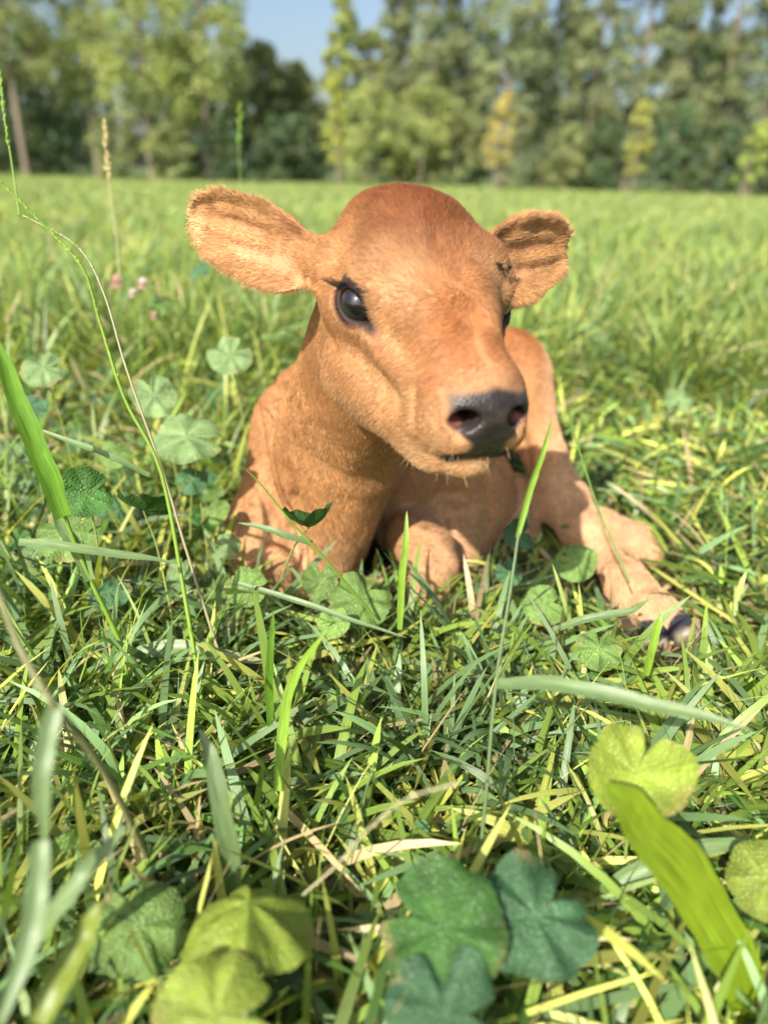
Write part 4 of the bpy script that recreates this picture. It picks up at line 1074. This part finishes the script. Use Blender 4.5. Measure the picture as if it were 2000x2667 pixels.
hero_blade([(100, 2667, .40), (200, 2480, .42), (260, 2350, .43)], .016, YG*.7, 'soft yellowish blade close to the bent pale leaf')

# clover flowers
m, n, L = new_mat('clover_petal'); out = n.new('ShaderNodeOutputMaterial'); at = n.new('ShaderNodeAttribute'); at.attribute_name = 'Col'
bs = n.new('ShaderNodeBsdfPrincipled'); bs.inputs['Roughness'].default_value = .6; L.new(at.outputs[0], bs.inputs['Base Color']); L.new(bs.outputs[0], out.inputs[0]); PETAL_M = m
def clover(px, py, d, R, c0, c1, label):
    c = PD(px, py, d); root = np.array([c[0]+.01, c[1]+.015, 0.0]); root[2] = ground_z(root[0], root[1])
    e = empty('clover_flower', root, label, 'flower')
    tv, tf = tube([root, (root+c)/2+[0, .006, .01], c], .0011, .0009)
    keep(mesh_obj('stem', tv, tf, STEM_M, col=vcol(len(tv), GR)), e)
    VV, FF, CC = [], [], []; o = 0
    for i in range(46):
        z = 1-1.55*(i+.5)/46; ph = i*2.39996; r = math.sqrt(max(0, 1-z*z)); dd = np.array([r*math.cos(ph), r*math.sin(ph), z])
        a = nrm(np.cross(dd, [.1, .2, .97])); b = np.cross(dd, a)
        t0 = c+dd*R*.25; t1 = c+dd*R*rng.uniform(.9, 1.15)
        VV += [t0-a*R*.05, t0+a*R*.05, t1+a*R*.14+b*R*.05, t1-a*R*.14+b*R*.05]; FF.append((o, o+1, o+2, o+3)); o += 4
        k = np.clip(z*.5+.5, 0, 1); cc = np.array(c0)*k+np.array(c1)*(1-k); CC += [cc*.9, cc*.9, cc, cc]
    keep(mesh_obj('flower_head', VV, FF, PETAL_M, col=np.array(CC), smooth=False), e)
clover(305, 738, 1.55, .019, (.75, .45, .45), (.55, .22, .20), 'pink clover flower head in the grass near the raised ear')
clover(372, 742, 1.55, .016, (.85, .72, .70), (.65, .30, .30), 'white and pink clover flower head, widest of the three together')
clover(345, 766, 1.53, .012, (.85, .78, .70), (.70, .50, .45), 'small whitish clover flower below the two larger ones')
clover(402, 824, 1.50, .009, (.75, .42, .45), (.60, .30, .30), 'tiny pink clover flower head close to the ground')

# dried mud clump on the brow
d_ = ray(1306, 694); t_ = .6
for _ in range(60):
    v_ = head_sdf(to_head((CAM+d_*t_)[None]))[0]
    if v_ < .0005 or t_ > .9: break
    t_ += v_*.7
c_ = CAM+d_*(t_-.004)
sv, sf = seeds([c_+[-.006, 0, .004], c_, c_+[.005, 0, -.003], c_+[.008, 0, .002]], 26, .0032, 1.2)
o = mesh_obj('mud_clump', sv-c_, sf, STEM_M, col=vcol(len(sv), (.035, .024, .015), .4), smooth=False); o.location = c_
o['label'] = 'small dark clump of dried mud stuck on the calf brow'; o['category'] = 'mud'

# ================================================================== TREES
m, n, L = new_mat('tree_bark'); out = n.new('ShaderNodeOutputMaterial'); bs = n.new('ShaderNodeBsdfPrincipled'); bs.inputs['Roughness'].default_value = .9
no = n.new('ShaderNodeTexNoise'); no.inputs['Scale'].default_value = 6; no.inputs['Detail'].default_value = 6
rp = n.new('ShaderNodeValToRGB'); rp.color_ramp.elements[0].color = (.09, .07, .05, 1); rp.color_ramp.elements[1].color = (.30, .25, .19, 1)
L.new(no.outputs[0], rp.inputs[0]); L.new(rp.outputs[0], bs.inputs['Base Color']); L.new(bs.outputs[0], out.inputs[0]); BARK_M = m
CROWN_M = leaf_mat('tree_foliage', 0.30, 0.55, False)
def leaves_mesh(cen, rad, per, size, col, tilt=.6):
    n_ = len(cen)*per
    d = nrm(rng.normal(size=(n_, 3)))*(rng.random(n_)**.45)[:, None]
    p = np.repeat(cen, per, 0)+d*np.repeat(rad, per, 0)
    nn_ = nrm(rng.normal(size=(n_, 3))*.8+d*.5+np.array([0, -.1, .5])); a = nrm(np.cross(nn_, rng.normal(size=(n_, 3)))); b = np.cross(nn_, a)
    s = size*rng.uniform(.6, 1.4, n_)[:, None]
    V = np.stack([p-a*s, p-b*s*.55, p+a*s, p+b*s*.55], 1).reshape(-1, 3)
    F = np.arange(n_*4).reshape(-1, 4)
    c = np.repeat(np.repeat(col, per, 0)*rng.uniform(.75, 1.25, (n_, 1)), 4, 0)
    return V, F, c
def tree(name, X, Y, h, w, crown0, col, label, cat, group, nclump=60, per=60, size=.13, trunk=.16, shape='round', colvar=.18):
    z0 = float(ground_z(np.array([X]), np.array([Y]))[0]); root = np.array([X, Y, z0])
    e = empty(name, root, label, cat, group)
    lean = rng.normal(0, .25, 2)
    pts = [root-[0, 0, .1], root+[lean[0]*.2, lean[1]*.2, h*.35], root+[lean[0]*.6, lean[1]*.6, h*.7], root+[lean[0], lean[1], h*.95]]
    V, F = tube(pts, trunk, trunk*.15, 8, 5); vs = [V]; fs = [F]; o = len(V)
    sp_ = spline(np.array(pts), 5)
    for i in range(7 if h > 5 else 4):
        k = rng.integers(4, len(sp_)-2); a0 = sp_[k]; ang = rng.uniform(0, 2*math.pi); lb = w*rng.uniform(.35, .8)
        b0 = a0+np.array([math.cos(ang)*lb, math.sin(ang)*lb, lb*rng.uniform(.4, 1.1)])
        V, F = tube([a0, (a0+b0)/2+[0, 0, -.05*lb], b0], trunk*.35*(1-k/len(sp_)*.5), trunk*.06, 5, 3); vs.append(V); fs.append(F+o); o += len(V)
    tk = mesh_obj('trunk', np.vstack(vs), np.vstack(fs), BARK_M); keep(tk, e)
    t = rng.random(nclump)**.85; ang = rng.uniform(0, 2*math.pi, nclump)
    if shape == 'round': prof = np.sqrt(np.clip(1-((t-.45)/.56)**2, .02, 1))
    elif shape == 'column': prof = np.interp(t, [0, .12, .5, .85, 1], [.5, .9, 1, .6, .12])
    else: prof = np.interp(t, [0, .2, .6, 1], [.8, 1, .8, .2])
    rr = w*prof*np.sqrt(rng.random(nclump))*.9
    zc = z0+crown0+(h-crown0)*t
    cen = np.stack([X+lean[0]*t+np.cos(ang)*rr, Y+lean[1]*t+np.sin(ang)*rr, zc], 1)
    cr = w*rng.uniform(.16, .34, nclump); rad = np.stack([cr, cr, cr*rng.uniform(.6, 1.1, nclump)], 1)
    c = np.array(col)*(1+colvar*rng.normal(size=(nclump, 1)))*np.array([1, 1, 1])+np.array([.02, .01, 0])*rng.normal(size=(nclump, 1))
    V, F, C = leaves_mesh(cen, rad, per, size, np.clip(c, .01, .9))
    keep(mesh_obj('crown', V, F, CROWN_M, col=C, smooth=False), e)
def wx(px, Y):
    r_ = ray(px, 380); return r_[0]/r_[1]*Y
OLIVE = (.245, .285, .120); LIME = (.300, .355, .125); DARKG = (.100, .150, .068); POP = (.225, .265, .135)  # foliage greens lightened, haze over the tree line put into the colour
for i, (px, Y, h, w, c0, kind) in enumerate([(-700, 43, 14, 3.4, 1.5, 0), (-520, 46, 13, 3.2, 1.5, 1), (-300, 44, 14, 3.4, 2.0, 0), (-120, 43, 14, 3.4, 3.0, 1), (60, 42, 13.5, 3.0, 4.2, 0), (250, 44, 14, 2.8, 3.6, 1), (390, 42, 12.5, 2.8, 2.6, 1), (540, 43, 12.0, 2.7, 2.6, 1), (670, 47, 6.8, 2.1, 1.6, 0), (780, 50, 6.4, 2.0, 1.4, 0), (880, 46, 9.3, 1.2, 1.0, 1), (960, 47, 7.6, 1.5, 1.0, 0)]):
    tree('leafy_tree', wx(px, Y), Y, h, w, c0, (OLIVE, LIME)[kind], 'tall leafy tree with bare lower trunk in the wood behind the meadow', 'tree', 'leafy trees of the tree line', 120, 95, .105, .20)
for i, (px, Y, h, w) in enumerate([(1035, 47, 10.5, 1.6), (1110, 45, 14, 1.9), (1200, 47, 15, 2.1), (1310, 45, 14.5, 2.0), (1420, 48, 15.5, 2.2), (1530, 45, 15, 2.0), (1640, 47, 15.5, 2.1), (1750, 45, 14.5, 2.0), (1860, 47, 15, 2.1), (1970, 45, 15, 2.0), (2090, 46, 15, 2.2), (2220, 45, 15, 2.2), (2340, 47, 15, 2.2), (2460, 45, 14.5, 2.2), (2590, 46, 15, 2.3)]):
    tree('poplar_tree', wx(px, Y), Y, h, w, .9, np.array(POP)*rng.uniform(.85, 1.15), 'tall dense grey green poplar in the far tree line', 'tree', 'poplars of the tree line', 150, 85, .105, .18, 'column')
for i, (px, Y, h, w) in enumerate([(150, 55, 8, 4), (480, 55, 7.5, 4), (760, 57, 4.6, 3.5), (1130, 56, 8.5, 4), (1480, 56, 9, 4), (1800, 56, 9, 4), (-60, 54, 9, 4), (2080, 55, 9, 4)]):
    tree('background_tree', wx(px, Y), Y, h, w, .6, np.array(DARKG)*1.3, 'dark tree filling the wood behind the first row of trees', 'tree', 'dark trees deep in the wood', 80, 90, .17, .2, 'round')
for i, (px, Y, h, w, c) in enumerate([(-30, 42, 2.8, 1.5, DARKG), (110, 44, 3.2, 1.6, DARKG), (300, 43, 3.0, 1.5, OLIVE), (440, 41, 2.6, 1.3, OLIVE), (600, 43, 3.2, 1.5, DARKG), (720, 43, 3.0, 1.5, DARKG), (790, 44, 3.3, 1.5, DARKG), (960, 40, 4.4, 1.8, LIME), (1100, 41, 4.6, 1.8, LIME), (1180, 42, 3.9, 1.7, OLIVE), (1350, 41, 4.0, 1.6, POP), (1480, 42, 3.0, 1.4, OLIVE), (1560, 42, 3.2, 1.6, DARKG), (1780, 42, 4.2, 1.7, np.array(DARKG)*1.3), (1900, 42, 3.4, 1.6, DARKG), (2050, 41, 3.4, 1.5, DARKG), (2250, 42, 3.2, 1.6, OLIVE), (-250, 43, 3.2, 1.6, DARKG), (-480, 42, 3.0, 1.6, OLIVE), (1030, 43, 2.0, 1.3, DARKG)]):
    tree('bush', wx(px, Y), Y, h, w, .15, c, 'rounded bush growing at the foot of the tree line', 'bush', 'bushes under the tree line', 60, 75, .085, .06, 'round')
for px, Y, h, w, c, lab in [(880, 36, 4.3, .66, (.40, .43, .10), 'slim yellow green young poplar before the dark bushes'), (1295, 36, 3.9, .78, (.50, .43, .15), 'young poplar turning yellow and orange at its top'), (1662, 36, 3.7, .7, (.40, .41, .12), 'young green and yellow poplar with a spreading foot'), (1955, 36, 3.3, .7, (.36, .44, .12), 'pale green young poplar standing nearest the end of the row')]:
    tree('young_poplar', wx(px, Y), Y, h, w, .75, c, lab, 'young tree', 'young poplars before the wood', 44, 60, .06, .07, 'column')

# the wood beyond the first rows, one mass
n_ = 1300; X_ = rng.uniform(-80, 80, n_); px_ = X_/66*FPX*.905+CXP-20
top = np.interp(px_, [-400, 0, 560, 640, 800, 980, 1060, 2400], [12, 12, 12, 7.0, 5.4, 6.4, 11, 12])
cen = np.stack([X_, rng.uniform(62, 70, n_), rng.random(n_)**.9*top], 1); r_ = rng.uniform(.7, 1.5, n_)
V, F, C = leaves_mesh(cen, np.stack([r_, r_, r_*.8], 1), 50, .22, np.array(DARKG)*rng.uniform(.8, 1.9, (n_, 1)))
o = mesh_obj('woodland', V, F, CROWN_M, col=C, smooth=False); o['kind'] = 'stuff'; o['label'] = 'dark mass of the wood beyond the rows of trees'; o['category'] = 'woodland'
